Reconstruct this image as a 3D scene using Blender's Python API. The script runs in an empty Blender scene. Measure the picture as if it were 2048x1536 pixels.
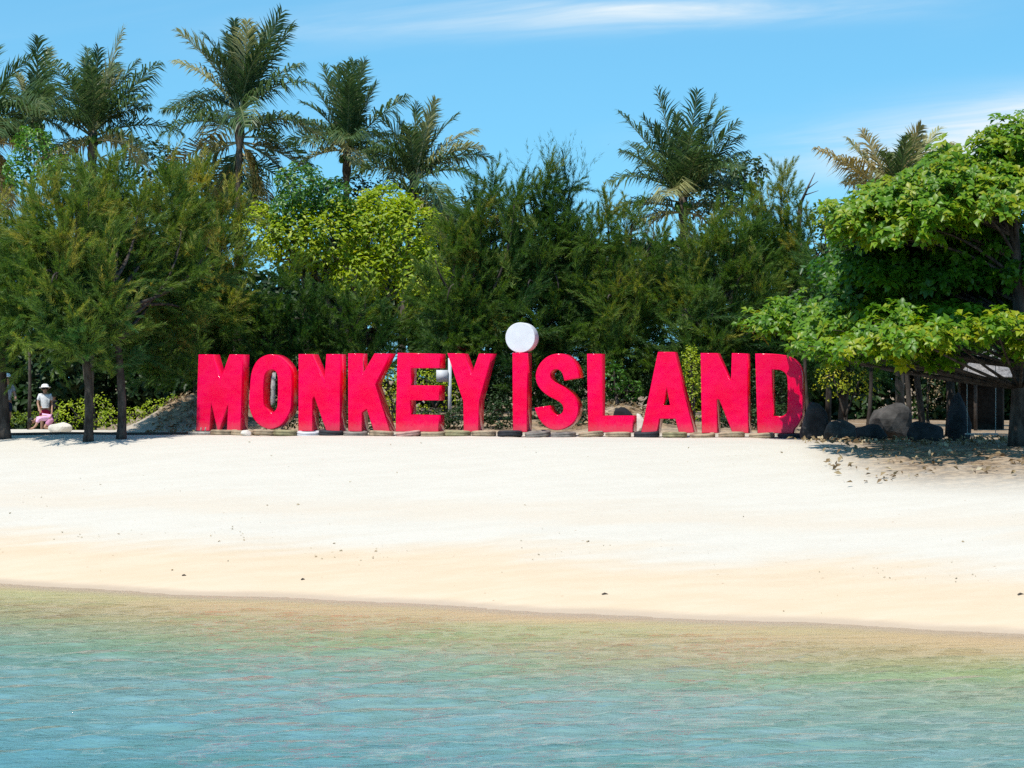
import bpy, bmesh, math
import numpy as np
from mathutils import Vector, Matrix

SC = bpy.context.scene
COL = SC.collection
R = math.radians

# ------------------------------------------------------------------ camera, sky, sun, exposure
F = 5100.0                      # focal length in photograph pixels (2048 wide)
CAMZ = 3.5
HOR = 760.0                     # photograph row of the horizon
cam_d = bpy.data.cameras.new('camera')
cam_d.sensor_width = 36.0
cam_d.lens = 36.0 * F / 2048.0
cam_d.clip_start = 0.5
cam_d.clip_end = 6000.0
cam = bpy.data.objects.new('camera', cam_d)
COL.objects.link(cam)
cam.location = (0, 0, CAMZ)
cam.rotation_euler = (R(90) - math.atan((768.0 - HOR) / F), 0, 0)
SC.camera = cam

SUN = Vector((-0.26, -0.35, 0.90)).normalized()      # towards the sun
sun_el = math.asin(SUN.z)
sun_az = math.atan2(SUN.x, SUN.y)

world = bpy.data.worlds.new('World')
SC.world = world
world.use_nodes = True


class NT:
    """small helper to write node trees"""
    def __init__(self, tree):
        self.t = tree
        tree.nodes.clear()

    def n(self, kind, **kw):
        nd = self.t.nodes.new(kind)
        for k, v in kw.items():
            if k.startswith('i_'):
                nd.inputs[k[2:].replace('_', ' ')].default_value = v
            else:
                setattr(nd, k, v)
        return nd

    def l(self, a, b):
        self.t.links.new(a, b)

    def val(self, sock, v):
        if hasattr(v, 'is_output'):
            self.l(v, sock)
        else:
            sock.default_value = v

    def math(self, op, a, b=0.0, c=None, clamp=False):
        nd = self.n('ShaderNodeMath', operation=op, use_clamp=clamp)
        self.val(nd.inputs[0], a)
        self.val(nd.inputs[1], b)
        if c is not None:
            self.val(nd.inputs[2], c)
        return nd.outputs[0]

    def mix(self, fac, a, b, blend='MIX'):
        nd = self.n('ShaderNodeMix', data_type='RGBA', blend_type=blend)
        self.val(nd.inputs[0], fac)
        for s, v in ((nd.inputs[6], a), (nd.inputs[7], b)):
            if isinstance(v, (tuple, list)):
                v = tuple(v) + ((1.0,) if len(v) == 3 else ())
            self.val(s, v)
        return nd.outputs[2]

    def rng(self, v, a, b, c=0.0, d=1.0, smooth=True):
        nd = self.n('ShaderNodeMapRange', interpolation_type='SMOOTHSTEP' if smooth else 'LINEAR')
        self.val(nd.inputs[0], v)
        for i, q in enumerate((a, b, c, d)):
            nd.inputs[1 + i].default_value = q
        return nd.outputs[0]

    def noise(self, vec, scale, detail=4.0, rough=0.55, dist=0.0):
        nd = self.n('ShaderNodeTexNoise')
        if vec is not None:
            self.l(vec, nd.inputs['Vector'])
        nd.inputs['Scale'].default_value = scale
        nd.inputs['Detail'].default_value = detail
        nd.inputs['Roughness'].default_value = rough
        nd.inputs['Distortion'].default_value = dist
        return nd.outputs['Fac']

    def attr(self, name):
        return self.n('ShaderNodeAttribute', attribute_name=name).outputs['Fac']


def build_world():
    w = NT(world.node_tree)
    tc = w.n('ShaderNodeTexCoord')
    sep = w.n('ShaderNodeSeparateXYZ')
    w.l(tc.outputs['Generated'], sep.inputs[0])
    x, y, z = sep.outputs
    # the air near this horizon is clear: read the sky model somewhat higher up, all the way round
    zc = w.math('ADD', w.math('MULTIPLY', w.math('MAXIMUM', z, 0.0), 0.88), 0.12)
    comb = w.n('ShaderNodeCombineXYZ')
    w.l(x, comb.inputs[0]); w.l(y, comb.inputs[1]); w.l(zc, comb.inputs[2])
    sky = w.n('ShaderNodeTexSky', sky_type='NISHITA', sun_disc=False, sun_elevation=sun_el, sun_rotation=sun_az,
              altitude=0.0, air_density=1.0, dust_density=0.25, ozone_density=2.0)
    w.l(comb.outputs[0], sky.inputs[0])
    tint = w.mix(1.0, sky.outputs[0], SKY_TINT, 'MULTIPLY')
    # thin cirrus, in streaks
    hy = w.math('MAXIMUM', w.math('ABSOLUTE', y), 0.05)
    u = w.math('DIVIDE', x, hy)
    v = w.math('DIVIDE', z, hy)
    v2 = w.math('SUBTRACT', v, w.math('MULTIPLY', u, 0.10))
    cv = w.n('ShaderNodeCombineXYZ')
    w.l(w.math('MULTIPLY', u, 9.0), cv.inputs[0]); w.l(w.math('MULTIPLY', v2, 75.0), cv.inputs[1])
    cv.inputs[2].default_value = 3.3
    streak = w.rng(w.noise(cv.outputs[0], 1.0, 6.0, 0.6, 0.6), 0.34, 0.72)
    cv2 = w.n('ShaderNodeCombineXYZ')
    w.l(w.math('MULTIPLY', u, 5.0), cv2.inputs[0]); w.l(w.math('MULTIPLY', v2, 22.0), cv2.inputs[1])
    cv2.inputs[2].default_value = 8.1
    broad = w.rng(w.noise(cv2.outputs[0], 1.0, 2.0, 0.5, 0.0), 0.52, 0.80)

    def bank(u0, v0, su, sv, slope):
        a = w.math('DIVIDE', w.math('SUBTRACT', u, u0), su)
        b = w.math('DIVIDE', w.math('SUBTRACT', w.math('SUBTRACT', v, v0), w.math('MULTIPLY', w.math('SUBTRACT', u, u0), slope)), sv)
        q = w.math('ADD', w.math('MULTIPLY', a, a), w.math('MULTIPLY', b, b))
        return w.math('EXPONENT', w.math('MULTIPLY', q, -1.0))
    b1 = bank(0.050, 0.1435, 0.10, 0.0065, 0.045)
    b2 = bank(0.215, 0.098, 0.075, 0.0125, 0.10)
    b3 = bank(0.045, 0.1465, 0.045, 0.003, 0.0)
    front = w.rng(y, 0.0, 0.2)
    banks = w.math('MULTIPLY', w.math('ADD', w.math('ADD', w.math('MULTIPLY', b1, 0.6), w.math('MULTIPLY', b2, 1.9)), w.math('MULTIPLY', b3, 0.55)), front)
    dens = w.math('MULTIPLY', w.math('ADD', banks, w.math('MULTIPLY', broad, 0.18)),
                  w.math('ADD', 0.25, w.math('MULTIPLY', streak, 0.75)))
    dens = w.math('MINIMUM', w.math('MULTIPLY', dens, 1.25), 0.9)
    cl = w.mix(dens, tint, CLOUD)
    bg = w.n('ShaderNodeBackground')
    bg.inputs['Strength'].default_value = SKY_STRENGTH
    w.l(cl, bg.inputs['Color'])
    out = w.n('ShaderNodeOutputWorld')
    w.l(bg.outputs[0], out.inputs['Surface'])


SKY_TINT = (0.66, 1.20, 1.24)
CLOUD = (5.6, 6.3, 6.7)
SKY_STRENGTH = 0.125
build_world()

sun_d = bpy.data.lights.new('sun', 'SUN')
sun_d.energy = 4.6
sun_d.angle = R(0.5)
sun_d.color = (1.0, 0.95, 0.87)
sun = bpy.data.objects.new('sun', sun_d)
COL.objects.link(sun)
sun.rotation_euler = SUN.to_track_quat('Z', 'Y').to_euler()
sun.location = (0, 0, 40)

SC.view_settings.view_transform = 'Standard'
SC.view_settings.look = 'None'
SC.view_settings.exposure = 0.25
SC.view_settings.gamma = 1.0
SC.view_settings.use_curve_mapping = False
SC.render.engine = 'CYCLES'
SC.cycles.max_bounces = 7
SC.cycles.diffuse_bounces = 3
SC.cycles.glossy_bounces = 3
SC.cycles.transmission_bounces = 3
SC.cycles.transparent_max_bounces = 8
SC.cycles.caustics_reflective = False
SC.cycles.caustics_refractive = False
SC.cycles.use_denoising = False        # keep leaves and ripples crisp

# ------------------------------------------------------------------ helpers


def W(px, py, Z):
    """the place seen at a photograph pixel, Z metres out"""
    return Vector(((px - 1024.0) * Z / F, Z, CAMZ - (py - HOR) * Z / F))


def XW(px, Z):
    return (px - 1024.0) * Z / F


def tag(o, label=None, cat=None, group=None, kind=None):
    if label: o['label'] = label
    if cat: o['category'] = cat
    if group: o['group'] = group
    if kind: o['kind'] = kind
    return o


def empty(name, loc=(0, 0, 0), rz=0.0):
    o = bpy.data.objects.new(name, None)
    o.empty_display_size = 0.2
    COL.objects.link(o)
    o.location = loc
    o.rotation_euler = (0, 0, rz)
    return o


def link(name, me, parent=None, mats=()):
    o = bpy.data.objects.new(name, me)
    COL.objects.link(o)
    if parent is not None:
        o.parent = parent
    for m in mats:
        me.materials.append(m)
    return o


def np_mesh(name, verts, faces, attrs=None, smooth=False, mat_idx=None):
    """verts (n,3), faces list of (m,k) index arrays"""
    me = bpy.data.meshes.new(name)
    verts = np.asarray(verts, dtype=np.float32)
    if not isinstance(faces, (list, tuple)):
        faces = [faces]
    faces = [np.asarray(f, dtype=np.int32) for f in faces if len(f)]
    me.vertices.add(len(verts))
    me.vertices.foreach_set('co', verts.ravel())
    loops = np.concatenate([f.ravel() for f in faces])
    sizes = np.concatenate([np.full(len(f), f.shape[1], dtype=np.int32) for f in faces])
    starts = np.concatenate([[0], np.cumsum(sizes)[:-1]]).astype(np.int32)
    me.loops.add(len(loops))
    me.loops.foreach_set('vertex_index', loops)
    me.polygons.add(len(sizes))
    me.polygons.foreach_set('loop_start', starts)
    if smooth:
        me.polygons.foreach_set('use_smooth', np.ones(len(sizes), dtype=bool))
    if mat_idx is not None:
        me.polygons.foreach_set('material_index', np.asarray(mat_idx, dtype=np.int32))
    for k, v in (attrs or {}).items():
        a = me.attributes.new(k, 'FLOAT', 'POINT')
        a.data.foreach_set('value', np.asarray(v, dtype=np.float32))
    me.update(calc_edges=True)
    me.validate()
    return me


def unit(a):
    return a / np.maximum(np.linalg.norm(a, axis=-1, keepdims=True), 1e-9)


class Geo:
    """collects vertices and faces"""
    def __init__(self):
        self.v, self.f3, self.f4, self.n, self.t = [], [], [], 0, []

    def add(self, v, f3=None, f4=None, tint=0.5):
        v = np.asarray(v, dtype=np.float32).reshape(-1, 3)
        self.v.append(v)
        self.t.append(np.broadcast_to(np.asarray(tint, dtype=np.float32), (len(v),)))
        if f3 is not None: self.f3.append(np.asarray(f3, dtype=np.int32).reshape(-1, 3) + self.n)
        if f4 is not None: self.f4.append(np.asarray(f4, dtype=np.int32).reshape(-1, 4) + self.n)
        self.n += len(v)

    def tube(self, pts, radii, seg=7, cap=True, tint=0.5):
        pts = np.asarray(pts, dtype=float)
        radii = np.broadcast_to(np.asarray(radii, dtype=float), (len(pts),))
        tg = np.gradient(pts, axis=0)
        tg = unit(tg)
        ref = np.array([0.0, 0.0, 1.0]) if abs(tg[0][2]) < 0.9 else np.array([1.0, 0.0, 0.0])
        rows = []
        u = unit(np.cross(tg[0], ref))
        for p, t, r in zip(pts, tg, radii):
            u = unit(u - t * np.dot(u, t))
            w = np.cross(t, u)
            a = np.linspace(0, 2 * np.pi, seg, endpoint=False)
            rows.append(p + r * (np.cos(a)[:, None] * u + np.sin(a)[:, None] * w))
        v = np.concatenate(rows)
        q = []
        for i in range(len(pts) - 1):
            for j in range(seg):
                k = (j + 1) % seg
                q.append((i * seg + j, i * seg + k, (i + 1) * seg + k, (i + 1) * seg + j))
        f3 = []
        if cap:
            v = np.vstack([v, pts[0], pts[-1]])
            n = len(pts) * seg
            for j in range(seg):
                k = (j + 1) % seg
                f3.append((n, k, j))
                f3.append((n + 1, (len(pts) - 1) * seg + j, (len(pts) - 1) * seg + k))
        self.add(v, f3 if f3 else None, q, tint)

    def box(self, c, s, rz=0.0, tint=0.5):
        sx, sy, sz = [q / 2 for q in s]
        v = np.array([(x, y, z) for x in (-sx, sx) for y in (-sy, sy) for z in (-sz, sz)], dtype=float)
        ca, sa = math.cos(rz), math.sin(rz)
        v = np.stack([v[:, 0] * ca - v[:, 1] * sa, v[:, 0] * sa + v[:, 1] * ca, v[:, 2]], 1) + np.asarray(c, dtype=float)
        self.add(v, None, [(0, 1, 3, 2), (4, 6, 7, 5), (0, 4, 5, 1), (2, 3, 7, 6), (0, 2, 6, 4), (1, 5, 7, 3)], tint)

    def obj(self, name, mat, parent=None, smooth=False):
        v = np.concatenate(self.v)
        fs = []
        if self.f3: fs.append(np.concatenate(self.f3))
        if self.f4: fs.append(np.concatenate(self.f4))
        me = np_mesh(name, v, fs, {'tint': np.concatenate(self.t)}, smooth)
        return link(name, me, parent, [mat])


def new_mat(name):
    m = bpy.data.materials.new(name)
    m.use_nodes = True
    return m, NT(m.node_tree)


def surf(t, sock):
    o = t.n('ShaderNodeOutputMaterial')
    t.l(sock, o.inputs['Surface'])
    return o


def plain(name, col, rough=0.6, spec=0.4, var=0.12, scale=6.0, bump=0.0, bscale=30.0, coat=0.0):
    m, t = new_mat(name)
    tc = t.n('ShaderNodeTexCoord')
    nz = t.noise(tc.outputs['Object'], scale, 5.0, 0.6)
    c = t.mix(t.rng(nz, 0.3, 0.7), tuple(q * (1 - var) for q in col), tuple(min(1, q * (1 + var)) for q in col))
    p = t.n('ShaderNodeBsdfPrincipled')
    t.l(c, p.inputs['Base Color'])
    p.inputs['Roughness'].default_value = rough
    p.inputs['Specular IOR Level'].default_value = spec
    p.inputs['Coat Weight'].default_value = coat
    p.inputs['Coat Roughness'].default_value = 0.12
    if bump:
        b = t.n('ShaderNodeBump')
        b.inputs['Strength'].default_value = bump
        b.inputs['Distance'].default_value = 0.02
        t.l(t.noise(tc.outputs['Object'], bscale, 4.0), b.inputs['Height'])
        t.l(b.outputs[0], p.inputs['Normal'])
    surf(t, p.outputs[0])
    return m


def leaf_mat(name, a, b, c=None, trans=0.3, rough=0.45, spec=0.4):
    """foliage: colour runs from a to b (to c) by each piece's own 'tint'; thin leaves let light through"""
    m, t = new_mat(name)
    tint = t.attr('tint')
    col = t.mix(t.rng(tint, 0.0, 0.6 if c else 1.0, smooth=False), a, b)
    if c:
        col = t.mix(t.rng(tint, 0.6, 1.0, smooth=False), col, c)
    p = t.n('ShaderNodeBsdfPrincipled')
    t.l(col, p.inputs['Base Color'])
    p.inputs['Roughness'].default_value = rough
    p.inputs['Specular IOR Level'].default_value = spec
    tr = t.n('ShaderNodeBsdfTranslucent')
    hs = t.n('ShaderNodeHueSaturation', i_Saturation=1.15, i_Value=1.25)
    t.l(col, hs.inputs['Color'])
    t.l(hs.outputs[0], tr.inputs['Color'])
    ms = t.n('ShaderNodeMixShader')
    ms.inputs[0].default_value = trans
    t.l(p.outputs[0], ms.inputs[1]); t.l(tr.outputs[0], ms.inputs[2])
    surf(t, ms.outputs[0])
    return m


def bark_mat(name, a, b, scale=8.0):
    m, t = new_mat(name)
    tc = t.n('ShaderNodeTexCoord')
    mp = t.n('ShaderNodeMapping')
    mp.inputs['Scale'].default_value = (1.0, 1.0, 0.35)
    t.l(tc.outputs['Object'], mp.inputs[0])
    nz = t.noise(mp.outputs[0], scale, 6.0, 0.65)
    col = t.mix(t.rng(nz, 0.35, 0.68), a, b)
    p = t.n('ShaderNodeBsdfPrincipled')
    t.l(col, p.inputs['Base Color'])
    p.inputs['Roughness'].default_value = 0.9
    p.inputs['Specular IOR Level'].default_value = 0.15
    bp = t.n('ShaderNodeBump')
    bp.inputs['Strength'].default_value = 0.6
    bp.inputs['Distance'].default_value = 0.03
    t.l(nz, bp.inputs['Height'])
    t.l(bp.outputs[0], p.inputs['Normal'])
    surf(t, p.outputs[0])
    return m


# ------------------------------------------------------------------ terrain
PSI = R(12.5)
SX = np.array([math.cos(PSI), -math.sin(PSI)])          # along the sign, to the right
SN = np.array([-math.sin(PSI), -math.cos(PSI)])         # out of the letter faces
BASE_Z = CAMZ - (860 - HOR) * 60 / F
SO = Vector((XW(1000, 60), 60.0, BASE_Z))
PLAT = 2.17


def sstep(a, b, x):
    t = np.clip((x - a) / (b - a), 0, 1)
    return t * t * (3 - 2 * t)


def wob(x, y, seed=0):
    r = np.random.default_rng(seed)
    out = 0
    for k in range(7):
        a = r.uniform(0, 2 * np.pi); f = r.uniform(0.35, 1.6); p = r.uniform(0, 6.28)
        out = out + np.sin((x * np.cos(a) + y * np.sin(a)) * f + p) / 7
    return out


def shore(x, y):
    """metres landward of the water line"""
    s = 0.479 * (x + 8.8) + 0.8777 * (y - 43.75)
    return s + 0.16 * np.sin(x * 0.9 + 0.4) + 0.08 * np.sin(x * 2.3 + 1.0) * np.exp(-np.abs(s) / 6)


def gz(x, y):
    x = np.asarray(x, dtype=float); y = np.asarray(y, dtype=float)
    s = shore(x, y)
    t = np.clip(s / 15.0, 0, 1)
    land = PLAT * (1 - (1 - t) ** 1.22)
    d_ = np.clip(-s, 0, 200)
    sea = np.where(s > -16, -(0.036 * d_ + 0.0019 * d_ * d_), -1.06 - 0.05 * (d_ - 16))
    sea = np.maximum(sea, -3.0)
    z = np.where(s >= 0, land, sea)
    q = -((x - SO.x) * SN[0] + (y - SO.y) * SN[1])      # behind the sign front
    bank = 1.05 * sstep(1.1, 4.2, q) * sstep(-10.6, -8.0, x) * (1 - sstep(5.6, 8.6, x))
    bank = bank * (0.32 + 0.72 * sstep(-7.0, -8.2, x) + 0.42 * np.exp(-((x - 2.75) / 0.8) ** 2)) * (0.9 + 0.22 * wob(x, y, 4))
    low = -0.75 * sstep(-8.6, -10.6, x) * sstep(4, 26, q)
    z = z + bank + low
    z = z + 0.018 * wob(x * 1.6, y * 1.6, 9) * sstep(1.5, 6, s) + 0.02 * wob(x * 3.1, y * 2.3, 19) * sstep(6, 14, s)
    far = sstep(110, 160, y)
    return z * (1 - far) + far * 2.2


def build_terrain():
    xs = np.concatenate([[-3000, -1200, -500, -250, -120, -70, -45, -30, -22, -17], np.arange(-14, 14.01, 0.16), [17, 22, 30, 45, 70, 120, 250, 500, 1200, 3000]])
    ys = np.concatenate([[-900, -500, -250, -120, -60, -25, -8, 4, 12], np.arange(18, 30, 0.6), np.arange(30, 70, 0.16), np.arange(70, 100, 0.8), [105, 115, 130, 150, 165, 200, 300, 500, 900, 2000, 4000]])
    X, Y = np.meshgrid(xs, ys)
    Z = gz(X, Y)
    nx, ny = len(xs), len(ys)
    i = np.arange(nx * ny).reshape(ny, nx)
    q = np.stack([i[:-1, :-1], i[:-1, 1:], i[1:, 1:], i[1:, :-1]], -1).reshape(-1, 4)
    s = shore(X, Y)
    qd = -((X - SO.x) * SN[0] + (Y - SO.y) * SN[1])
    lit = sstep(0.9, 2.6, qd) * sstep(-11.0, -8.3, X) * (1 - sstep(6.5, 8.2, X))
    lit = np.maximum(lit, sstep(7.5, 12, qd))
    lit = np.maximum(lit, 0.95 * sstep(5.6, 7.6, X) * sstep(8.5, 12.5, s))  # painted shade under the right-hand tree, laid on as extra litter cover
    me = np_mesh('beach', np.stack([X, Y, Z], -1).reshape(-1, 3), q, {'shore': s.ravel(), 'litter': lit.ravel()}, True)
    m, t = new_mat('sand')
    tc = t.n('ShaderNodeTexCoord')
    pos = tc.outputs['Object']
    mp = t.n('ShaderNodeMapping')
    mp.inputs['Rotation'].default_value = (0, 0, R(28.6))
    mp.inputs['Scale'].default_value = (0.35, 1.0, 1.0)
    t.l(pos, mp.inputs[0])
    s_ = t.attr('shore')
    n_big = t.noise(mp.outputs[0], 0.55, 4.0, 0.6, 0.3)
    n_mid = t.noise(mp.outputs[0], 2.2, 5.0, 0.6)
    n_fine = t.noise(pos, 14.0, 6.0, 0.7)
    n_grain = t.noise(pos, 90.0, 3.0, 0.7)
    sw = t.math('ADD', s_, t.math('MULTIPLY', t.math('SUBTRACT', n_big, 0.5), 4.0))
    sw = t.math('ADD', sw, t.math('MULTIPLY', t.math('SUBTRACT', n_mid, 0.5), 1.0))
    damp = t.rng(sw, 2.2, 4.6, 1.0, 0.0)
    line = t.math('MULTIPLY', t.rng(sw, 5.2, 6.4, 0.0, 1.0), t.rng(sw, 6.4, 8.4, 1.0, 0.0))
    dry = t.mix(t.math('ADD', t.math('MULTIPLY', t.rng(n_fine, 0.3, 0.75), 0.5), t.math('MULTIPLY', t.rng(n_mid, 0.35, 0.65), 0.5)), (0.545, 0.494, 0.418), (0.585, 0.537, 0.462))
    dry = t.mix(t.math('MULTIPLY', line, 0.45), dry, (0.565, 0.465, 0.355))
    wet = t.mix(t.rng(n_mid, 0.3, 0.7), (0.570, 0.440, 0.300), (0.600, 0.475, 0.340))
    c = t.mix(t.math('MULTIPLY', damp, 0.95), dry, wet)
    soak = t.rng(t.math('ADD', s_, t.math('MULTIPLY', t.math('SUBTRACT', n_mid, 0.5), 0.25)), 0.10, 0.45, 1.0, 0.0)
    c = t.mix(t.math('MULTIPLY', soak, 0.8), c, (0.47, 0.36, 0.26))
    # sea bed: patches of weed and rippled sand
    bedn = t.noise(mp.outputs[0], 0.22, 5.0, 0.6, 0.4)
    bed = t.mix(t.rng(bedn, 0.42, 0.66), (0.62, 0.50, 0.36), (0.42, 0.42, 0.26))
    bed = t.mix(t.rng(n_mid, 0.35, 0.7), bed, (0.66, 0.54, 0.42))
    gold = t.mix(t.rng(bedn, 0.40, 0.6), (0.66, 0.44, 0.22), (0.52, 0.47, 0.20))
    bed = t.mix(t.rng(sw, -7.5, -3.0), bed, gold)
    c = t.mix(t.rng(s_, -0.9, -0.1, 1.0, 0.0), c, bed)
    # leaf litter, bare soil, and the right-hand tree's shade painted in as litter
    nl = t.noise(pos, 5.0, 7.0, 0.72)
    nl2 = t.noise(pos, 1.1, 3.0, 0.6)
    litter_shade_col = t.mix(t.rng(nl, 0.38, 0.62), (0.09, 0.055, 0.03), (0.36, 0.25, 0.15))
    litter_shade_fac = t.math('MULTIPLY', t.attr('litter'), t.rng(nl2, 0.28, 0.62, 0.75, 1.0))
    c = t.mix(t.math('MULTIPLY', litter_shade_fac, t.rng(nl, 0.22, 0.42)), c, litter_shade_col)
    # scattered bits of leaf and shell on the dry sand
    vor = t.n('ShaderNodeTexVoronoi')
    vor.inputs['Scale'].default_value = 2.4
    t.l(pos, vor.inputs['Vector'])
    speck = t.math('MULTIPLY', t.rng(vor.outputs['Distance'], 0.03, 0.07, 1.0, 0.0), t.rng(t.noise(pos, 0.8, 2.0), 0.46, 0.58))
    c = t.mix(t.math('MULTIPLY', speck, 0.7), c, (0.30, 0.19, 0.10))
    p = t.n('ShaderNodeBsdfPrincipled')
    t.l(c, p.inputs['Base Color'])
    t.l(t.math('SUBTRACT', 0.95, t.math('MULTIPLY', soak, 0.45)), p.inputs['Roughness'])
    p.inputs['Specular IOR Level'].default_value = 0.12
    b = t.n('ShaderNodeBump')
    b.inputs['Strength'].default_value = 0.42
    b.inputs['Distance'].default_value = 0.07
    h = t.math('ADD', t.math('MULTIPLY', n_fine, 0.6), t.math('MULTIPLY', n_grain, 0.25))
    h = t.math('ADD', h, t.math('MULTIPLY', t.noise(pos, 3.0, 3.0), 0.8))
    h = t.math('MULTIPLY', h, t.rng(s_, -0.2, 3.5, 0.25, 1.0))
    t.l(h, b.inputs['Height'])
    t.l(b.outputs[0], p.inputs['Normal'])
    surf(t, p.outputs[0])
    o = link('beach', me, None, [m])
    tag(o, 'pale sandy beach rising from the water to the trees', 'beach', kind='structure')


build_terrain()


# ------------------------------------------------------------------ water
def build_water():
    rng = np.random.default_rng(21)
    xs = np.concatenate([[-2500, -600, -150, -60, -30, -20, -14], np.arange(-11, 11.01, 0.075), [14, 20, 30, 60, 150, 600, 2500]])
    ys = np.concatenate([[-850, -300, -100, -30, 0, 12, 17], np.arange(20, 46, 0.062), [48, 52, 60]])
    X, Y = np.meshgrid(xs, ys)
    Z = np.zeros_like(X)
    # wind ripples, crests roughly along the shore
    for k in range(95):
        lam = 0.20 * (6.5 ** rng.random())
        th = R(-90 + 20) + rng.normal(0, 0.55)
        kx, ky = math.cos(th) * 2 * np.pi / lam, math.sin(th) * 2 * np.pi / lam
        ph = rng.uniform(0, 6.28)
        env = 0.6 + 0.4 * np.sin(X * rng.uniform(-0.9, 0.9) + Y * rng.uniform(-0.7, 0.7) + rng.uniform(0, 6.28))
        Z += 0.0048 * lam ** 0.95 * env * np.sin(X * kx + Y * ky + ph)
    s = shore(X, Y)
    fine = (np.abs(X) <= 11) & (Y >= 20) & (Y <= 46)
    Z *= fine * (0.10 + 0.90 * sstep(-0.2, -4.5, s))
    nx, ny = len(xs), len(ys)
    i = np.arange(nx * ny).reshape(ny, nx)
    q = np.stack([i[:-1, :-1], i[:-1, 1:], i[1:, 1:], i[1:, :-1]], -1).reshape(-1, 4)
    v = np.stack([X, Y, Z], -1).reshape(-1, 3)
    # close the body of water below the sea bed
    ring = np.concatenate([i[0, :], i[1:, -1], i[-1, -2::-1], i[-2:0:-1, 0]])
    low = v[ring].copy(); low[:, 2] = -6.0
    n0 = len(v)
    m_ = len(ring)
    a = np.arange(m_); b = (a + 1) % m_
    sides = np.stack([ring[a], n0 + a, n0 + b, ring[b]], -1)
    v = np.vstack([v, low])
    v = np.vstack([v, [[0, -200, -6.0]]])
    fan = np.stack([np.full(m_, len(v) - 1), n0 + b, n0 + a], -1)
    me = np_mesh('sea_water', v, [q, sides, fan], None, True)
    m, t = new_mat('water')
    tc = t.n('ShaderNodeTexCoord')
    mp = t.n('ShaderNodeMapping')
    mp.inputs['Rotation'].default_value = (0, 0, R(22))
    mp.inputs['Scale'].default_value = (0.45, 1.0, 1.0)
    t.l(tc.outputs['Object'], mp.inputs[0])
    h = t.math('ADD', t.noise(mp.outputs[0], 5.5, 6.0, 0.65, 0.5), t.math('MULTIPLY', t.noise(mp.outputs[0], 19.0, 3.0, 0.6), 0.4))
    b = t.n('ShaderNodeBump')
    b.inputs['Strength'].default_value = 0.75
    b.inputs['Distance'].default_value = 0.05
    t.l(h, b.inputs['Height'])
    fr = t.n('ShaderNodeFresnel', i_IOR=1.33)
    t.l(b.outputs[0], fr.inputs['Normal'])
    gl = t.n('ShaderNodeBsdfGlossy', i_Roughness=0.08)
    t.l(b.outputs[0], gl.inputs['Normal'])
    tr = t.n('ShaderNodeBsdfTransparent')
    ms = t.n('ShaderNodeMixShader')
    t.l(fr.outputs[0], ms.inputs[0]); t.l(tr.outputs[0], ms.inputs[1]); t.l(gl.outputs[0], ms.inputs[2])
    out = surf(t, ms.outputs[0])
    va = t.n('ShaderNodeVolumeAbsorption')
    va.inputs['Color'].default_value = (0.0, 0.70, 0.965, 1)
    va.inputs['Density'].default_value = 0.29
    t.l(va.outputs[0], out.inputs['Volume'])
    o = link('sea_water', me, None, [m])
    tag(o, 'clear rippled turquoise sea water along the beach', 'water', kind='structure')


build_water()

# ------------------------------------------------------------------ the letters of the sign
m_red, t = new_mat('glossy_red_paint')
tc = t.n('ShaderNodeTexCoord')
nz = t.noise(tc.outputs['Object'], 1.6, 4.0, 0.6)
nf = t.noise(tc.outputs['Object'], 14.0, 5.0, 0.7)
c = t.mix(t.rng(nz, 0.3, 0.7), (0.84, 0.0, 0.046), (0.88, 0.0, 0.078))
c = t.mix(t.math('MULTIPLY', t.rng(nf, 0.60, 0.8), 0.16), c, (0.70, 0.03, 0.09))
sep_ = t.n('ShaderNodeSeparateXYZ')
t.l(tc.outputs['Object'], sep_.inputs[0])
splash = t.math('MULTIPLY', t.rng(t.math('ADD', sep_.outputs[2], t.math('MULTIPLY', nf, -0.35)), -0.16, 0.05, 1.0, 0.0), 0.25)
c = t.mix(splash, c, (0.52, 0.20, 0.16))
mp_ = t.n('ShaderNodeMapping')
mp_.inputs['Scale'].default_value = (9.0, 9.0, 0.7)
t.l(tc.outputs['Object'], mp_.inputs[0])
c = t.mix(t.math('MULTIPLY', t.rng(t.noise(mp_.outputs[0], 1.0, 4.0, 0.6), 0.58, 0.75), 0.22), c, (0.60, 0.0, 0.05))
p = t.n('ShaderNodeBsdfPrincipled')
t.l(c, p.inputs['Base Color'])
p.inputs['Roughness'].default_value = 0.13
p.inputs['Specular IOR Level'].default_value = 0.16
p.inputs['Coat Weight'].default_value = 0.0
p.inputs['Coat Roughness'].default_value = 0.10
b = t.n('ShaderNodeBump')
b.inputs['Strength'].default_value = 0.25
b.inputs['Distance'].default_value = 0.05
t.l(t.noise(tc.outputs['Object'], 2.2, 2.0), b.inputs['Height'])
t.l(b.outputs[0], p.inputs['Normal'])
surf(t, p.outputs[0])
m_disc = plain('white_painted_disc', (0.70, 0.69, 0.72), 0.5, 0.3, 0.06, 4.0)

THICK = 0.55
n3 = Vector((SN[0], SN[1], 0.0))
x3 = Vector((SX[0], SX[1], 0.0))


def to_plane(px, py):
    d = W(px, py, 1.0) - Vector((0, 0, CAMZ))
    k = (SO - Vector((0, 0, CAMZ))).dot(n3) / d.dot(n3)
    hit = Vector((0, 0, CAMZ)) + d * k
    r = hit - SO
    return r.dot(x3), r.z


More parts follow.
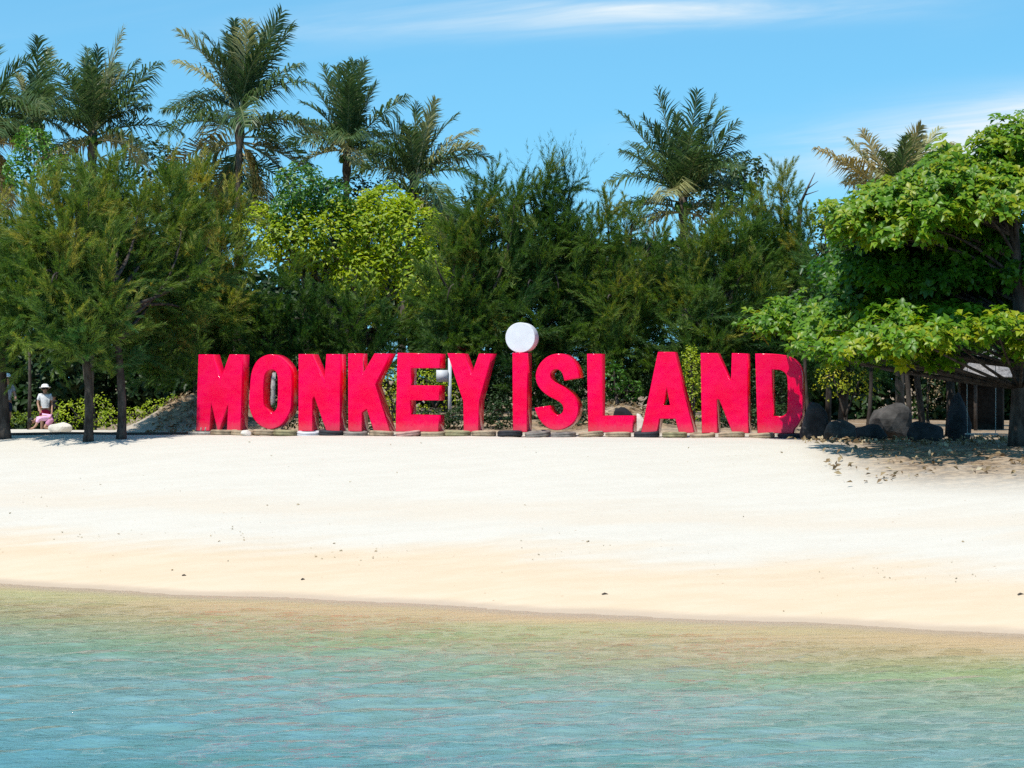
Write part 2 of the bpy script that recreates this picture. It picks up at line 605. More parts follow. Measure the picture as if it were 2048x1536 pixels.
def extrude(name, loops, origin_x, thick=THICK, bevel=0.014):
    """letter prism from outlines in the sign's own plane; local y is the thickness"""
    cu = bpy.data.curves.new(name, 'CURVE')
    cu.dimensions = '2D'
    cu.fill_mode = 'BOTH'
    for lp in loops:
        sp = cu.splines.new('POLY')
        sp.points.add(len(lp) - 1)
        for i, (x, z) in enumerate(lp):
            sp.points[i].co = (x - origin_x, z, 0, 1)
        sp.use_cyclic_u = True
    cu.extrude = thick / 2 - bevel
    cu.bevel_depth = bevel
    cu.bevel_resolution = 1
    cu.offset = -bevel
    tmp = bpy.data.objects.new('tmp', cu)
    COL.objects.link(tmp)
    bpy.context.view_layer.update()
    me = bpy.data.meshes.new_from_object(tmp.evaluated_get(bpy.context.evaluated_depsgraph_get()))
    bpy.data.objects.remove(tmp)
    bpy.data.curves.remove(cu)
    # curve plane -> upright: local (x, y, z) -> (x, -z, y)
    me.transform(Matrix(((1, 0, 0, 0), (0, 0, -1, 0), (0, 1, 0, 0), (0, 0, 0, 1))))
    me.materials.clear()
    me.name = name
    return me


def chaikin(pts, n=2):
    p = [np.array(q, dtype=float) for q in pts]
    for _ in range(n):
        q = []
        for a, b in zip(p, p[1:] + p[:1]):
            q += [a * 0.75 + b * 0.25, a * 0.25 + b * 0.75]
        p = q
    return [tuple(a) for a in p]


def crop(x0, y0, k):
    return lambda pts: [(x0 + u * k, y0 + v * k) for u, v in pts]


c1 = crop(380, 690, 240 / 1843)
c2 = crop(580, 690, 240 / 1843)
c3 = crop(780, 660, 340 / 2048)
c4 = crop(1060, 690, 240 / 1843)
c5 = crop(1180, 700, 260 / 2048)
c6 = crop(1380, 690, 260 / 1902)


def open_smooth(pts, keep, n=2):
    """round a loop but leave the corners listed in keep sharp"""
    out, N = [], len(pts)
    p = [np.array(q, dtype=float) for q in pts]
    k = set(keep)
    for i in range(N):
        a, b, c_ = p[i - 1], p[i], p[(i + 1) % N]
        if i in k:
            out.append(tuple(b))
        else:
            for s in (0.0, 0.25, 0.5, 0.75, 1.0):
                p0, p2 = (a + b) / 2 if (i - 1) % N not in k else a * 0.35 + b * 0.65, (b + c_) / 2 if (i + 1) % N not in k else c_ * 0.35 + b * 0.65
                out.append(tuple((1 - s) ** 2 * p0 + 2 * s * (1 - s) * b + s * s * p2))
    res = [out[0]]
    for q in out[1:]:
        if abs(q[0] - res[-1][0]) + abs(q[1] - res[-1][1]) > 0.05: res.append(q)
    return res


LETTERS = [
    ('M', [c1([(130, 145), (345, 145), (460, 545), (605, 145), (805, 145), (800, 500), (780, 1278), (562, 1278), (582, 915), (450, 1278), (418, 1278), (325, 895), (302, 1278), (95, 1278), (112, 600)])], 'tall glossy red block letter M standing first in the row'),
    ('O', [open_smooth(c1([(1190, 138), (1330, 150), (1450, 235), (1545, 370), (1566, 500), (1556, 960), (1515, 1080), (1400, 1245), (1250, 1298), (1170, 1288), (1050, 1230), (955, 1105), (905, 960), (902, 860), (925, 520), (950, 380), (1030, 222)]), []),
            open_smooth(c1([(1255, 372), (1325, 408), (1350, 500), (1345, 900), (1330, 990), (1250, 1062), (1150, 965), (1125, 890), (1130, 500), (1170, 405)]), [])], 'rounded glossy red block letter O with a narrow slot in it'),
    ('N', [c2([(130, 140), (335, 140), (525, 590), (556, 140), (765, 140), (770, 1282), (555, 1282), (368, 790), (345, 830), (345, 1282), (125, 1282)])], 'glossy red block letter N between the letters O and K'),
    ('K', [c2([(890, 130), (1095, 130), (1095, 480), (1295, 130), (1540, 130), (1310, 605), (1540, 1275), (1285, 1275), (1175, 985), (1106, 1035), (1106, 1275), (890, 1275)])], 'glossy red block letter K with two slanting arms'),
    ('E', [c3([(90, 275), (605, 285), (600, 460), (255, 462), (248, 665), (598, 668), (592, 850), (245, 850), (245, 1018), (590, 1025), (585, 1195), (65, 1195), (80, 600)])], 'glossy red block letter E in front of a white board'),
    ('Y', [c3([(690, 280), (880, 283), (980, 550), (1070, 285), (1225, 285), (1075, 855), (1065, 1208), (885, 1208), (880, 860)])], 'glossy red block letter Y with forked arms'),
    ('I', [c3([(1475, 275), (1652, 275), (1652, 1215), (1478, 1215)])], 'slim red block letter I topped by a white disc'),
    ('S', [open_smooth(c4([(760, 503), (735, 375), (690, 280), (605, 180), (500, 132), (390, 132), (270, 170), (160, 265), (95, 390), (82, 500), (105, 605), (170, 700), (275, 785), (435, 860), (500, 920), (516, 990), (490, 1050), (430, 1082), (368, 1062), (320, 1000), (300, 930), (72, 965), (100, 1070), (170, 1190), (270, 1280), (385, 1315), (500, 1300), (620, 1240), (710, 1140), (742, 1030), (740, 920), (700, 815), (620, 720), (520, 650), (380, 578), (322, 520), (308, 450), (340, 390), (400, 368), (462, 390), (500, 445), (525, 548)]), [0, 20, 21, 41])], 'curving glossy red block letter S'),
    ('L', [c4([(875, 135), (1090, 135), (1090, 1085), (1580, 1085), (1580, 1315), (890, 1315)])], 'glossy red block letter L with a low foot'),
    ('A', [c5([(1070, 30), (1320, 30), (1645, 1298), (1397, 1298), (1342, 1085), (1095, 1085), (1058, 1298), (800, 1298), (950, 600)]), c5([(1207, 600), (1262, 872), (1148, 872)])], 'glossy red block letter A with a small triangular hole'),
    ('N', [c6([(155, 118), (392, 118), (598, 570), (612, 118), (835, 125), (858, 1285), (620, 1285), (425, 800), (395, 800), (402, 1285), (170, 1285)])], 'glossy red block letter N between the letters A and D'),
    ('D', [open_smooth(c6([(955, 125), (1200, 125), (1420, 150), (1540, 220), (1622, 340), (1650, 470), (1650, 1000), (1620, 1110), (1540, 1225), (1400, 1285), (1100, 1285), (985, 1285)]), [0, 11]),
            open_smooth(c6([(1200, 362), (1330, 365), (1410, 425), (1430, 520), (1430, 950), (1405, 1015), (1340, 1048), (1212, 1040)]), [0, 7])], 'red block letter D in leaf shade at the end of the row'),
]


def snap(pts, bottoms=True):
    return [(x, -0.05 if (z < 0.05 and bottoms) else z) for x, z in pts]


for k, (ch, loops, label) in enumerate(LETTERS):
    pl = [[to_plane(*q) for q in lp] for lp in loops]
    flat = ch not in 'OS'
    pl = [snap(lp, flat) for lp in pl]
    xs_ = [q[0] for q in pl[0]]
    ox = (min(xs_) + max(xs_)) / 2
    me = extrude('sign_letter', pl, ox)
    o = link('sign_letter', me, None, [m_red])
    loc = SO + x3 * ox - n3 * (THICK / 2)
    o.location = loc
    o.rotation_euler = (0, 0, -PSI)
    tag(o, label, 'letter', 'red letters of the beach sign')
    if ch == 'I':
        cx, cz = to_plane(1039.2, 675.1)
        r = 30.2 * 60 / F
        circ = [(cx + r * math.cos(a), cz + r * math.sin(a)) for a in np.linspace(0, 2 * np.pi, 48, endpoint=False)]
        dm = extrude('dot', [circ], ox, 0.44, 0.01)
        d = link('dot', dm, o, [m_disc])
        d['label'] = 'round white disc dotting the red letter I'

# ------------------------------------------------------------------ vegetation builders
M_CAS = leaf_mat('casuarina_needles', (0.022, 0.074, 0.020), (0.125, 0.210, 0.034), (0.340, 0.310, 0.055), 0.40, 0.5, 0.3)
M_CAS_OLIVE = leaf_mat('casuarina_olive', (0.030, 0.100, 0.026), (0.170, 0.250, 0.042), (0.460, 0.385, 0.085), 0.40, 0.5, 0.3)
M_LIME = leaf_mat('lime_leaves', (0.060, 0.120, 0.010), (0.150, 0.235, 0.016), (0.270, 0.270, 0.022), 0.38, 0.4, 0.4)
M_YELLOW = leaf_mat('yellow_green_leaves', (0.140, 0.240, 0.012), (0.370, 0.460, 0.024), (0.560, 0.500, 0.055), 0.42, 0.45, 0.35)
M_GREEN = leaf_mat('green_leaves', (0.022, 0.080, 0.012), (0.070, 0.180, 0.018), (0.140, 0.270, 0.026), 0.34, 0.38, 0.45)
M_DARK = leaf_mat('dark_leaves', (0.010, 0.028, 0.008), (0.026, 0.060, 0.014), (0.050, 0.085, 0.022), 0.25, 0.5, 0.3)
M_DRYLEAF = leaf_mat('dry_leaves', (0.16, 0.10, 0.05), (0.36, 0.27, 0.15), (0.52, 0.44, 0.30), 0.15, 0.7, 0.2)
M_PALM = leaf_mat('palm_leaflets', (0.024, 0.058, 0.022), (0.085, 0.140, 0.044), (0.260, 0.270, 0.120), 0.30, 0.42, 0.35)
M_PALM_PALE = leaf_mat('palm_leaflets_pale', (0.16, 0.19, 0.07), (0.36, 0.35, 0.15), (0.55, 0.50, 0.31), 0.30, 0.35, 0.5)
M_PALM_OLD = leaf_mat('palm_leaflets_old', (0.14, 0.13, 0.04), (0.34, 0.25, 0.08), (0.46, 0.38, 0.20), 0.25, 0.5, 0.4)
M_BARK = bark_mat('grey_brown_bark', (0.030, 0.024, 0.020), (0.095, 0.078, 0.064))
M_BARK_PALE = bark_mat('pale_bark', (0.10, 0.08, 0.055), (0.30, 0.25, 0.19))
M_PALMBARK = bark_mat('palm_bark', (0.05, 0.04, 0.03), (0.16, 0.13, 0.10), 5.0)


def strands(rng, base, axis, L, per, length, width, spread, tint):
    """feather plumes: base (n,3), axis (n,3), L (n,) ; returns verts, tris, tints"""
    n = len(base)
    t = rng.random((n, per)) ** 0.85
    b = base[:, None, :] + axis[:, None, :] * (L[:, None] * t)[..., None]
    rp = unit(rng.normal(size=(n, per, 3)))
    rp = rp - axis[:, None, :] * np.sum(rp * axis[:, None, :], -1, keepdims=True)
    rp = unit(rp)
    d = axis[:, None, :] * 0.85 + rp * (spread * (1.1 - 0.6 * t))[..., None]
    d[..., 2] -= 0.10
    d = unit(d)
    ln = length * (0.65 + 0.6 * rng.random((n, per))) * (1.05 - 0.45 * t)
    side = unit(np.cross(d, unit(rng.normal(size=(n, per, 3)))))
    w = width * (0.7 + 0.6 * rng.random((n, per)))
    v0 = b - side * w[..., None]
    v1 = b + side * w[..., None]
    tip = b + d * ln[..., None]
    v = np.stack([v0, v1, tip], 2).reshape(-1, 3)
    tt = np.clip(tint[:, None] + rng.normal(0, 0.10, (n, per)), 0, 1)
    tt = np.repeat(tt.reshape(-1), 3)
    f = np.arange(len(v)).reshape(-1, 3)
    return v, f, tt


def casuarina(name, px, Z, top, leaders, label, seed, mat=None, trunks=None, bottom=None, density=1.0, olive=0.35, cat='tree', wisps=0):
    """feathery tree. leaders: (px, dZ, top py, bottom py, radius m) columns of plumes"""
    rng = np.random.default_rng(seed)
    x0 = XW(px, Z)
    z0 = float(gz(x0, Z))
    root = empty(name, (x0, Z, z0))
    tag(root, label, cat, 'feathery she-oak trees behind the sign')
    g = Geo()
    org = np.array([x0, Z, z0])
    trk = trunks or [(0, 0, 0.11)]
    heads = []
    for dx, lean, r in trk:
        h = max(2.2, (CAMZ - (top - HOR) * Z / F) - z0) * 0.55
        p = [np.array([dx + lean * 0.15 * max(q, 0.0) ** 1.5 + 0.05 * math.sin(q * 5 + seed), 0.04 * math.sin(q * 4 + dx), h * q]) for q in np.linspace(-0.03, 1, 12)]
        g.tube(p, np.linspace(r * 1.25, r * 0.6, 12) * np.array([1.25] + [1] * 11), 9)
        heads.append(p)
    V, Fc, T, n = [], [], [], 0
    full = []
    for (lx, dZ, ty, by, rad) in leaders:
        ty = ty + (36 if Z < 65 or px == 1085 else 48 if px in (520, 740) else 8)
        full.append((lx, dZ, ty, by, rad))
        for sg in (-1, 1):
            drop = rng.uniform(25, 75 if sg < 0 else 130)
            full.append((lx + sg * rng.uniform(0.35, 0.75) * rad * F / Z, dZ + rng.uniform(-0.7, 0.2), min(ty + drop, by - 130), by + rng.uniform(-30, 20), rad * rng.uniform(0.55, 0.8)))
    for (lx, dZ, ty, by, rad) in full:
        Zl = Z + dZ
        top3 = np.array(W(lx, ty, Zl)) - org
        bot3 = np.array(W(lx, by, Zl)) - org
        # limb from the nearest trunk to the leader
        hp = min(heads, key=lambda q: abs(q[5][0] - bot3[0]))
        a = hp[min(len(hp) - 1, 7 + int(rng.integers(0, 5)))]
        mid = np.array([bot3[0] * 0.9 + a[0] * 0.1, bot3[1], max(bot3[2], a[2]) + 0.25 * (top3[2] - bot3[2])])
        tt_ = np.linspace(0, 1, 9)[:, None]
        pts = (1 - tt_) ** 2 * a + 2 * tt_ * (1 - tt_) * mid + tt_ ** 2 * (top3 * 0.85 + mid * 0.15)
        g.tube(pts, np.linspace(0.055, 0.012, 9), 5)
        H = top3[2] - bot3[2]
        K = 8                                             # plumes gather in tufts with dark gaps between
        NT_ = int(np.clip(7.0 * H * rad * density, 5, 90))
        t = (np.arange(NT_) + rng.random(NT_)) / NT_
        t = rng.permutation(t) ** 0.92
        prof = np.minimum(1.0, (t + 0.06) / 0.22) ** 0.6 * (1.0 - t) ** 0.45
        lump = 1 + 0.22 * np.sin(t * 11 + rng.uniform(0, 6)) + 0.20 * rng.normal(size=NT_)
        ang = rng.uniform(0, 2 * np.pi, NT_)
        # the seaward side carries most of the foliage
        ang = np.where((np.sin(ang) > 0.3) & (rng.random(NT_) < 0.45), -ang, ang)
        rr = rad * prof * lump * (0.30 + 0.70 * rng.random(NT_) ** 0.45)
        out = np.stack([np.cos(ang), np.sin(ang), np.zeros(NT_)], -1)
        up = np.array([0, 0, 1.0])
        sway = np.stack([0.12 * np.sin(t * 4 + lx), 0 * t, 0 * t], -1)
        base = bot3 + (top3 - bot3) * t[:, None] + out * rr[:, None] + sway
        ax = unit(out * (0.95 - 0.5 * t)[:, None] + up * (0.85 * t - 0.05)[:, None] + rng.normal(0, 0.36, (NT_, 3)))
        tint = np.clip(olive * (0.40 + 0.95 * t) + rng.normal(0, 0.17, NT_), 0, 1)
        tl = 0.42 + 0.30 * rng.random(NT_)
        N = NT_ * K
        rep = lambda q: np.repeat(q, K, axis=0)
        jit = rng.normal(0, 1, (N, 3))
        ax2 = unit(rep(ax) + jit * 0.30)
        base = rep(base) + rep(ax) * (rng.uniform(-0.28, 0.34, N) * rep(tl) / 0.5)[:, None] + jit * 0.085
        L = rep(tl) * (0.7 + 0.5 * rng.random(N))
        base = base - ax2 * (0.3 * L)[:, None]
        tint = np.clip(rep(tint) + rng.normal(0, 0.06, N), 0, 1)
        ax = ax2
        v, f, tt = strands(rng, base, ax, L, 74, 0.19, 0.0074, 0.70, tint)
        V.append(v); Fc.append(f + n); T.append(tt); n += len(v)
    for k in range(wisps):
        lx, dZ, ty, by, rad = leaders[k % len(leaders)]
        tp = np.array(W(lx + rng.normal(0, 16), ty + 30, Z + dZ)) - org
        b = np.stack([tp + rng.normal(0, 0.12, 3) + np.array([0, 0, -0.2]) for _ in range(5)])
        ax = unit(np.stack([np.array([rng.normal(0, 0.42), rng.normal(0, 0.3), 1.0]) for _ in range(5)]))
        v, f, tt = strands(rng, b, ax, rng.uniform(0.5, 1.3, 5), 16, 0.22, 0.0055, 0.5, np.full(5, 0.25))
        V.append(v); Fc.append(f + n); T.append(tt); n += len(v)
    me = np_mesh('crown', np.concatenate(V), np.concatenate(Fc), {'tint': np.concatenate(T)})
    link('crown', me, root, [mat or M_CAS])
    g.obj('trunk', M_BARK, root, True)
    return root


def leaves(rng, cen, nrm, size, tint, ratio=0.5, fold=0.25):
    """folded leaf blades: verts, tris, tints"""
    n = len(cen)
    nrm = unit(nrm)
    a = unit(np.cross(nrm, unit(rng.normal(size=(n, 3)))))
    b = np.cross(nrm, a)
    s = np.broadcast_to(size, (n,))[:, None]
    base = cen - a * s * 0.5
    tip = cen + a * s * 0.5 - nrm * s * 0.12
    l = cen + b * s * ratio * 0.5 + nrm * s * fold * ratio
    r = cen - b * s * ratio * 0.5 + nrm * s * fold * ratio
    v = np.stack([base, l, tip, r], 1).reshape(-1, 3)
    i = np.arange(n)[:, None] * 4
    f = np.concatenate([i + np.array([[0, 2, 1]]), i + np.array([[0, 3, 2]])])
    return v, f, np.repeat(tint, 4)


def lobe_leaves(rng, lobes, per_m2, size, tint0, up=0.55, jitter=0.30, gaps=0.0, fill=0.35):
    C, Nn, T = [], [], []
    for (c, rx, ry, rz) in lobes:
        area = 4 * np.pi * ((rx * ry) ** 1.6 / 3 + (rx * rz) ** 1.6 / 3 + (ry * rz) ** 1.6 / 3) ** (1 / 1.6)
        n = int(area * per_m2)
        d = unit(rng.normal(size=(n, 3)))
        keep = (d[:, 1] < 0.35) | (rng.random(n) < 0.5)
        keep &= (d[:, 2] > -0.55) | (rng.random(n) < 0.5)
        d = d[keep]; n = len(d)
        ph = rng.uniform(0, 6.28, 6)
        lump = 1 + 0.16 * np.sin(d[:, 0] * 5 + ph[0]) * np.sin(d[:, 2] * 6 + ph[1]) + 0.12 * np.sin(d[:, 0] * 11 + ph[2]) * np.sin(d[:, 1] * 9 + d[:, 2] * 10 + ph[3])
        rad = lump * (1 - fill * rng.random(n) ** 1.6 + rng.normal(0, 0.03, n))
        p = c + d * rad[:, None] * np.array([rx, ry, rz])
        if gaps > 0:
            g = np.sin(p[:, 0] * 4.1 + ph[4]) * np.sin(p[:, 2] * 4.7 + ph[5]) * np.sin(p[:, 1] * 3.3)
            k2 = (g > -0.35) | (rng.random(n) > gaps)
            p, d = p[k2], d[k2]
        n = len(p)
        C.append(p)
        Nn.append(d * 0.7 + np.array([0, -0.1, up]) + rng.normal(0, jitter + 0.15, (n, 3)))
        clump = 0.16 * np.sin(p[:, 0] * 6 + ph[0]) * np.sin(p[:, 2] * 7 + ph[2])
        T.append(np.clip(tint0 + clump + rng.normal(0, 0.16, n), 0, 1))
    C, Nn, T = np.concatenate(C), np.concatenate(Nn), np.concatenate(T)
    sz = size * (0.7 + 0.6 * rng.random(len(C)))
    return C, Nn, sz, T


def bush(name, px, Z, lobes_px, label, cat, seed, mat, size=0.08, per_m2=120, tint=0.5, group=None, stem=True, ratio=0.5, gaps=0.4, barkmat=None, stemr=0.05, up=0.55, part='foliage'):
    """leafy shrub or tree: lobes_px = (px, py, rx px, ry px, dZ, depth m)"""
    rng = np.random.default_rng(seed)
    x0 = XW(px, Z)
    z0 = float(gz(x0, Z))
    org = np.array([x0, Z, z0])
    root = empty(name, tuple(org))
    tag(root, label, cat, group)
    lobes = []
    for (lx, ly, rx, ry, dZ, dep) in lobes_px:
        Zl = Z + dZ
        c = np.array(W(lx, ly, Zl)) - org
        lobes.append((c, rx * Zl / F, dep, ry * Zl / F))
    C, Nn, sz, T = lobe_leaves(rng, lobes, per_m2, size, tint, up, 0.3, gaps)
    v, f, tt = leaves(rng, C, Nn, sz, T, ratio)
    link(part, np_mesh(part, v, f, {'tint': tt}), root, [mat])
    if stem:
        g = Geo()
        top = max(l[0][2] for l in lobes)
        trunk_top = np.array([0.0, 0.0, 0.35 * top])
        g.tube([np.array([0, 0, -0.15]), trunk_top * 0.5 + np.array([0.03, 0, 0]), trunk_top], [stemr * 1.2, stemr, stemr * 0.85], 7)
        for (c, rx, ry, rz) in lobes:
            q = np.linspace(0, 1, 7)[:, None]
            mid = np.array([c[0] * 0.5, c[1] * 0.5, (trunk_top[2] + c[2]) * 0.55])
            pts = (1 - q) ** 2 * trunk_top + 2 * q * (1 - q) * mid + q ** 2 * (c + np.array([0, 0, rz * 0.5]))
            g.tube(pts, np.linspace(stemr * 0.7, stemr * 0.2, 7), 5)
            for _ in range(4):
                e = c + unit(rng.normal(size=3)) * np.array([rx, ry, rz]) * 0.9
                s_ = pts[int(rng.integers(3, 6))]
                g.tube([s_, (s_ + e) / 2 + rng.normal(0, 0.05, 3), e], [stemr * 0.3, stemr * 0.2, stemr * 0.1], 4)
        g.obj('stem' if stemr < 0.06 else 'trunk', barkmat or M_BARK, root, True)
    return root


# ------------------------------------------------------------------ palms
def frond_geo(rng, az, el, length, droop, old=0.0, thin=1.0, narrow=0.0):
    """one coconut frond: rachis and hanging leaflets"""
    g = Geo()
    n = 15
    t = np.linspace(0, 1, n)
    elev = el - droop * t ** 1.25
    swing = az + rng.normal(0, 0.18) * t ** 1.5
    d = np.stack([np.cos(elev) * np.cos(swing), np.cos(elev) * np.sin(swing), np.sin(elev)], -1)
    p = np.concatenate([[[0, 0, 0]], np.cumsum((d[1:] + d[:-1]) / 2 * (length / (n - 1)), 0)])
    g.tube(p, np.linspace(0.032, 0.005, n), 5, True, 0.9)
    m = 48
    tl = np.linspace(0.13, 0.995, m)
    P = np.stack([np.interp(tl, t, p[:, k]) for k in range(3)], -1)
    D = unit(np.stack([np.interp(tl, t, d[:, k]) for k in range(3)], -1))
    S = unit(np.cross(D, np.array([0, 0, 1.0]) + 0.15 * rng.normal(size=3)))
    U = np.cross(S, D)
    tw = rng.normal(0, 0.5)
    wind = np.array([0.16, 0.10, 0.0]) + rng.normal(0, 0.08, 3)
    for sgn in (-1, 1):
        keep = rng.random(m) < 0.94
        k = int(keep.sum())
        Pk, Dk, Sk, Uk, tk = P[keep], D[keep], S[keep], U[keep], tl[keep]
        ll = (0.50 - 0.14 * narrow) * length ** 0.75 * np.sin(np.pi * np.clip(0.14 + 0.80 * tk, 0, 1)) ** 0.7 * (0.85 + 0.3 * rng.random(k))
        fwd = 0.45 + 0.55 * tk + 0.55 * narrow
        up = 0.28 - 0.15 * tk + tw * sgn * 0.3
        d1 = unit(Sk * sgn + Dk * fwd[:, None] + Uk * up[:, None] + wind + rng.normal(0, 0.20, (k, 3)))
        d2 = unit(d1 + np.array([0, 0, -1.0]) * ((0.85 + 0.4 * rng.random(k)) * (1 - 0.55 * narrow))[:, None])
        wv = unit(Dk - d1 * np.sum(Dk * d1, -1, keepdims=True)) * (0.022 * thin)
        a = Pk; b = Pk + d1 * (ll * 0.5)[:, None]; c = b + d2 * (ll * 0.5)[:, None]
        v = np.stack([a - wv * 0.7, a + wv * 0.7, b - wv, b + wv, c], 1).reshape(-1, 3)
        i = np.arange(k)[:, None] * 5
        g.add(v, np.concatenate([i + np.array([[2, 3, 4]])]), i + np.array([[0, 1, 3, 2]]),
              np.repeat(np.clip(0.35 + 0.2 * rng.random() + rng.normal(0, 0.16, k), 0, 1), 5))
    return g


def palm(px, py, Z, base_px, length, label, seed, n_up=9, n_mid=9, n_low=6, old=0.18, fronds=None, group='coconut palms above the trees'):
    rng = np.random.default_rng(seed)
    xb = XW(base_px, Z)
    zb = float(gz(xb, Z))
    head = np.array(W(px, py, Z)) - np.array([xb, Z, zb])
    root = empty('coconut_palm', (xb, Z, zb))
    tag(root, label, 'palm tree', group)
    g = Geo()
    q = np.linspace(0, 1, 26)
    pts = np.stack([head[0] * q ** 1.6, head[1] * q + 0 * q, head[2] * q - 0.1 * (1 - q)], -1)
    rad = 0.14 - 0.05 * q + 0.006 * np.where(np.arange(26) % 2, 1, -1)
    rad[0] *= 1.5
    rad[-3:] *= 1.5
    g.tube(pts, rad, 10)
    g.obj('trunk', M_PALMBARK, root, True)
    n_up, n_mid, n_low = int(n_up * 1.2), int(n_mid * 1.5), int(n_low * 1.5)
    spec = []
    for i in range(n_up):
        spec.append((R(rng.uniform(42, 86)), R(rng.uniform(15, 60)), rng.uniform(0.75, 1.08)))
    for i in range(n_mid):
        spec.append((R(rng.uniform(5, 48)), R(rng.uniform(35, 85)), rng.uniform(0.8, 1.08)))
    for i in range(n_low):
        spec.append((R(rng.uniform(-62, 10)), R(rng.uniform(20, 60)), rng.uniform(0.6, 0.95)))
    rows = []
    for i, (el, dr, ls) in enumerate(spec):
        rows.append((i * 2.39996 + rng.normal(0, 0.25), el, dr, ls * length * 1.08, -0.02 - 0.1 * (1 - el / 1.5),
                     'o' if (el < R(8) and rng.random() < old * 2 + 0.1) else ('p' if rng.random() < (0.12 if el > R(45) else 0.35) else 'g')))
    if fronds:                                            # crown laid out frond by frond, plus a few towards and away from the sea
        rows = [q for q in rows if abs(math.cos(q[0])) < 0.55][:7]
        for fr in fronds:
            th, lp, dr = fr[:3]
            kind = fr[3] if len(fr) > 3 else 'g'
            dy = fr[4] if len(fr) > 4 else 0
            vx, vz = math.cos(R(th)), math.sin(R(th))
            el = math.atan2(vz, abs(vx)) + R(dr) * 0.45
            if rng.random() < 0.22:
                rows.append(((0.0 if vx >= 0 else math.pi) + rng.choice([-1, 1]) * rng.uniform(0.4, 0.9), el + rng.normal(0, 0.08), R(dr) * 1.2, lp * Z / F * rng.uniform(0.85, 1.1), -dy * Z / F, kind))
            rows.append(((0.0 if vx >= 0 else math.pi) + rng.normal(0, 0.42), el, R(dr) * 1.15, lp * Z / F * 1.10, -dy * Z / F, kind))
    for i, (az, el, dr, ln_, dz_, kind) in enumerate(rows):
        is_old = kind == 'o'
        fg = frond_geo(rng, az, el, ln_, dr, thin=1.0, narrow=float(sstep(R(45), R(75), el)))
        fo = fg.obj('frond', M_PALM_OLD if is_old else (M_PALM_PALE if kind == 'p' else M_PALM), root)
        fo.location = tuple(head + np.array([0.06 * math.cos(az), 0.06 * math.sin(az), dz_]))
        if is_old:
            fo['label'] = 'yellowed old frond hanging down'
    if n_low > 3:
        gn = Geo()
        for a in np.linspace(0, 6.28, 6)[:-1]:
            c = head + np.array([0.2 * math.cos(a), 0.2 * math.sin(a), -0.28 + 0.05 * math.sin(a * 3)])
            th = np.linspace(0, np.pi, 6)
            gn.tube([c + np.array([0, 0, 0.11 * math.cos(w)]) for w in th], 0.088 * np.sin(th) + 0.004, 8, True, 0.7)
        gn.obj('coconuts', M_GREEN, root, True)
    return root


palm(186, 262, 74, 178, 2.65, 'tall coconut palm with a raised feathery crown near the left edge', 11, 10, 8, 7, 0.3,
     fronds=[(75,195,10,'p'),(88,150,5),(95,130,10),(45,170,10),(60,150,15),(110,120,30),(135,130,50),(30,130,30),(5,160,40,'g',10),(170,150,60,'g',10),(-5,130,50,'g',20),(200,110,40,'p',20),(220,90,40,'o',20),(-20,140,60,'p',20),(-88,110,10,'o',50),(250,80,20,'o',50),(-60,100,30,'p',40),(150,120,50,'g',0),(68,120,20,'p')])
palm(72, 235, 78, 184, 2.3, 'dark drooping coconut palm partly behind the leftmost tall palm', 12, 5, 9, 5, 0.1,
     fronds=[(112,90,10,'p'),(95,80,5),(160,80,50),(190,95,60),(30,70,30),(170,95,70),(200,90,50),(0,80,60),(-30,70,40),(140,80,40),(215,80,30),(60,60,20)])
palm(-40, 275, 73, -30, 2.6, 'coconut palm cut off by the left edge with fronds reaching in', 13, 6, 8, 7, 0.5)
palm(480, 225, 72, 474, 2.45, 'tallest coconut palm with thick dark trunk and yellowed lower fronds', 14, 11, 10, 8, 0.3,
     fronds=[(100,150,20),(92,165,8),(83,150,10),(75,140,15),(68,195,8),(61,185,10),(112,160,35),(120,130,30),(125,185,30,'p'),(140,150,40,'p'),(170,165,60),(185,150,50,'g',30),(36,150,30),(20,160,50),(0,150,60,'p',30),(-20,150,50,'g',50),(200,150,45,'o',60),(215,120,40,'p',60),(-25,150,45,'o',60),(-40,140,40,'p',60),(-60,120,30,'o',80),(240,120,30,'p',80),(160,150,55,'g',40),(10,150,55,'g',50),(205,160,30,'g',90),(-35,150,30,'g',90),(250,110,20,'o',110),(262,100,10,'g',70),(278,110,10,'p',80),(270,120,5,'g',100),(255,100,15,'o',90),(285,100,15,'o',60),(-70,110,20,'p',110)])
palm(694, 300, 80, 690, 2.5, 'smaller coconut palm between the tallest palm and a bushy palm', 15, 9, 8, 3, 0.0,
     fronds=[(106,160,8),(96,150,5),(87,160,8),(78,165,8),(115,130,15),(65,130,15),(42,145,20),(130,120,40),(150,110,50),(20,120,50),(170,110,60),(0,100,60),(200,100,40,'p'),(-20,100,50),(100,120,20,'p'),(72,110,20)])
palm(828, 362, 77, 800, 2.35, 'bushy coconut palm with arching fronds above the yellow-green tree', 16, 9, 11, 5, 0.1,
     fronds=[(75,150,10,'p'),(90,140,10),(105,130,20),(60,145,30),(42,155,40,'p'),(20,155,60),(130,130,50),(150,120,60),(0,135,70),(170,115,60),(190,105,50,'g',20),(-20,120,50,'g',20),(-40,110,40,'p',30),(220,100,40,'p',30),(-70,90,20,'g',30),(250,90,20,'g',30),(115,140,30),(30,140,50,'p')])
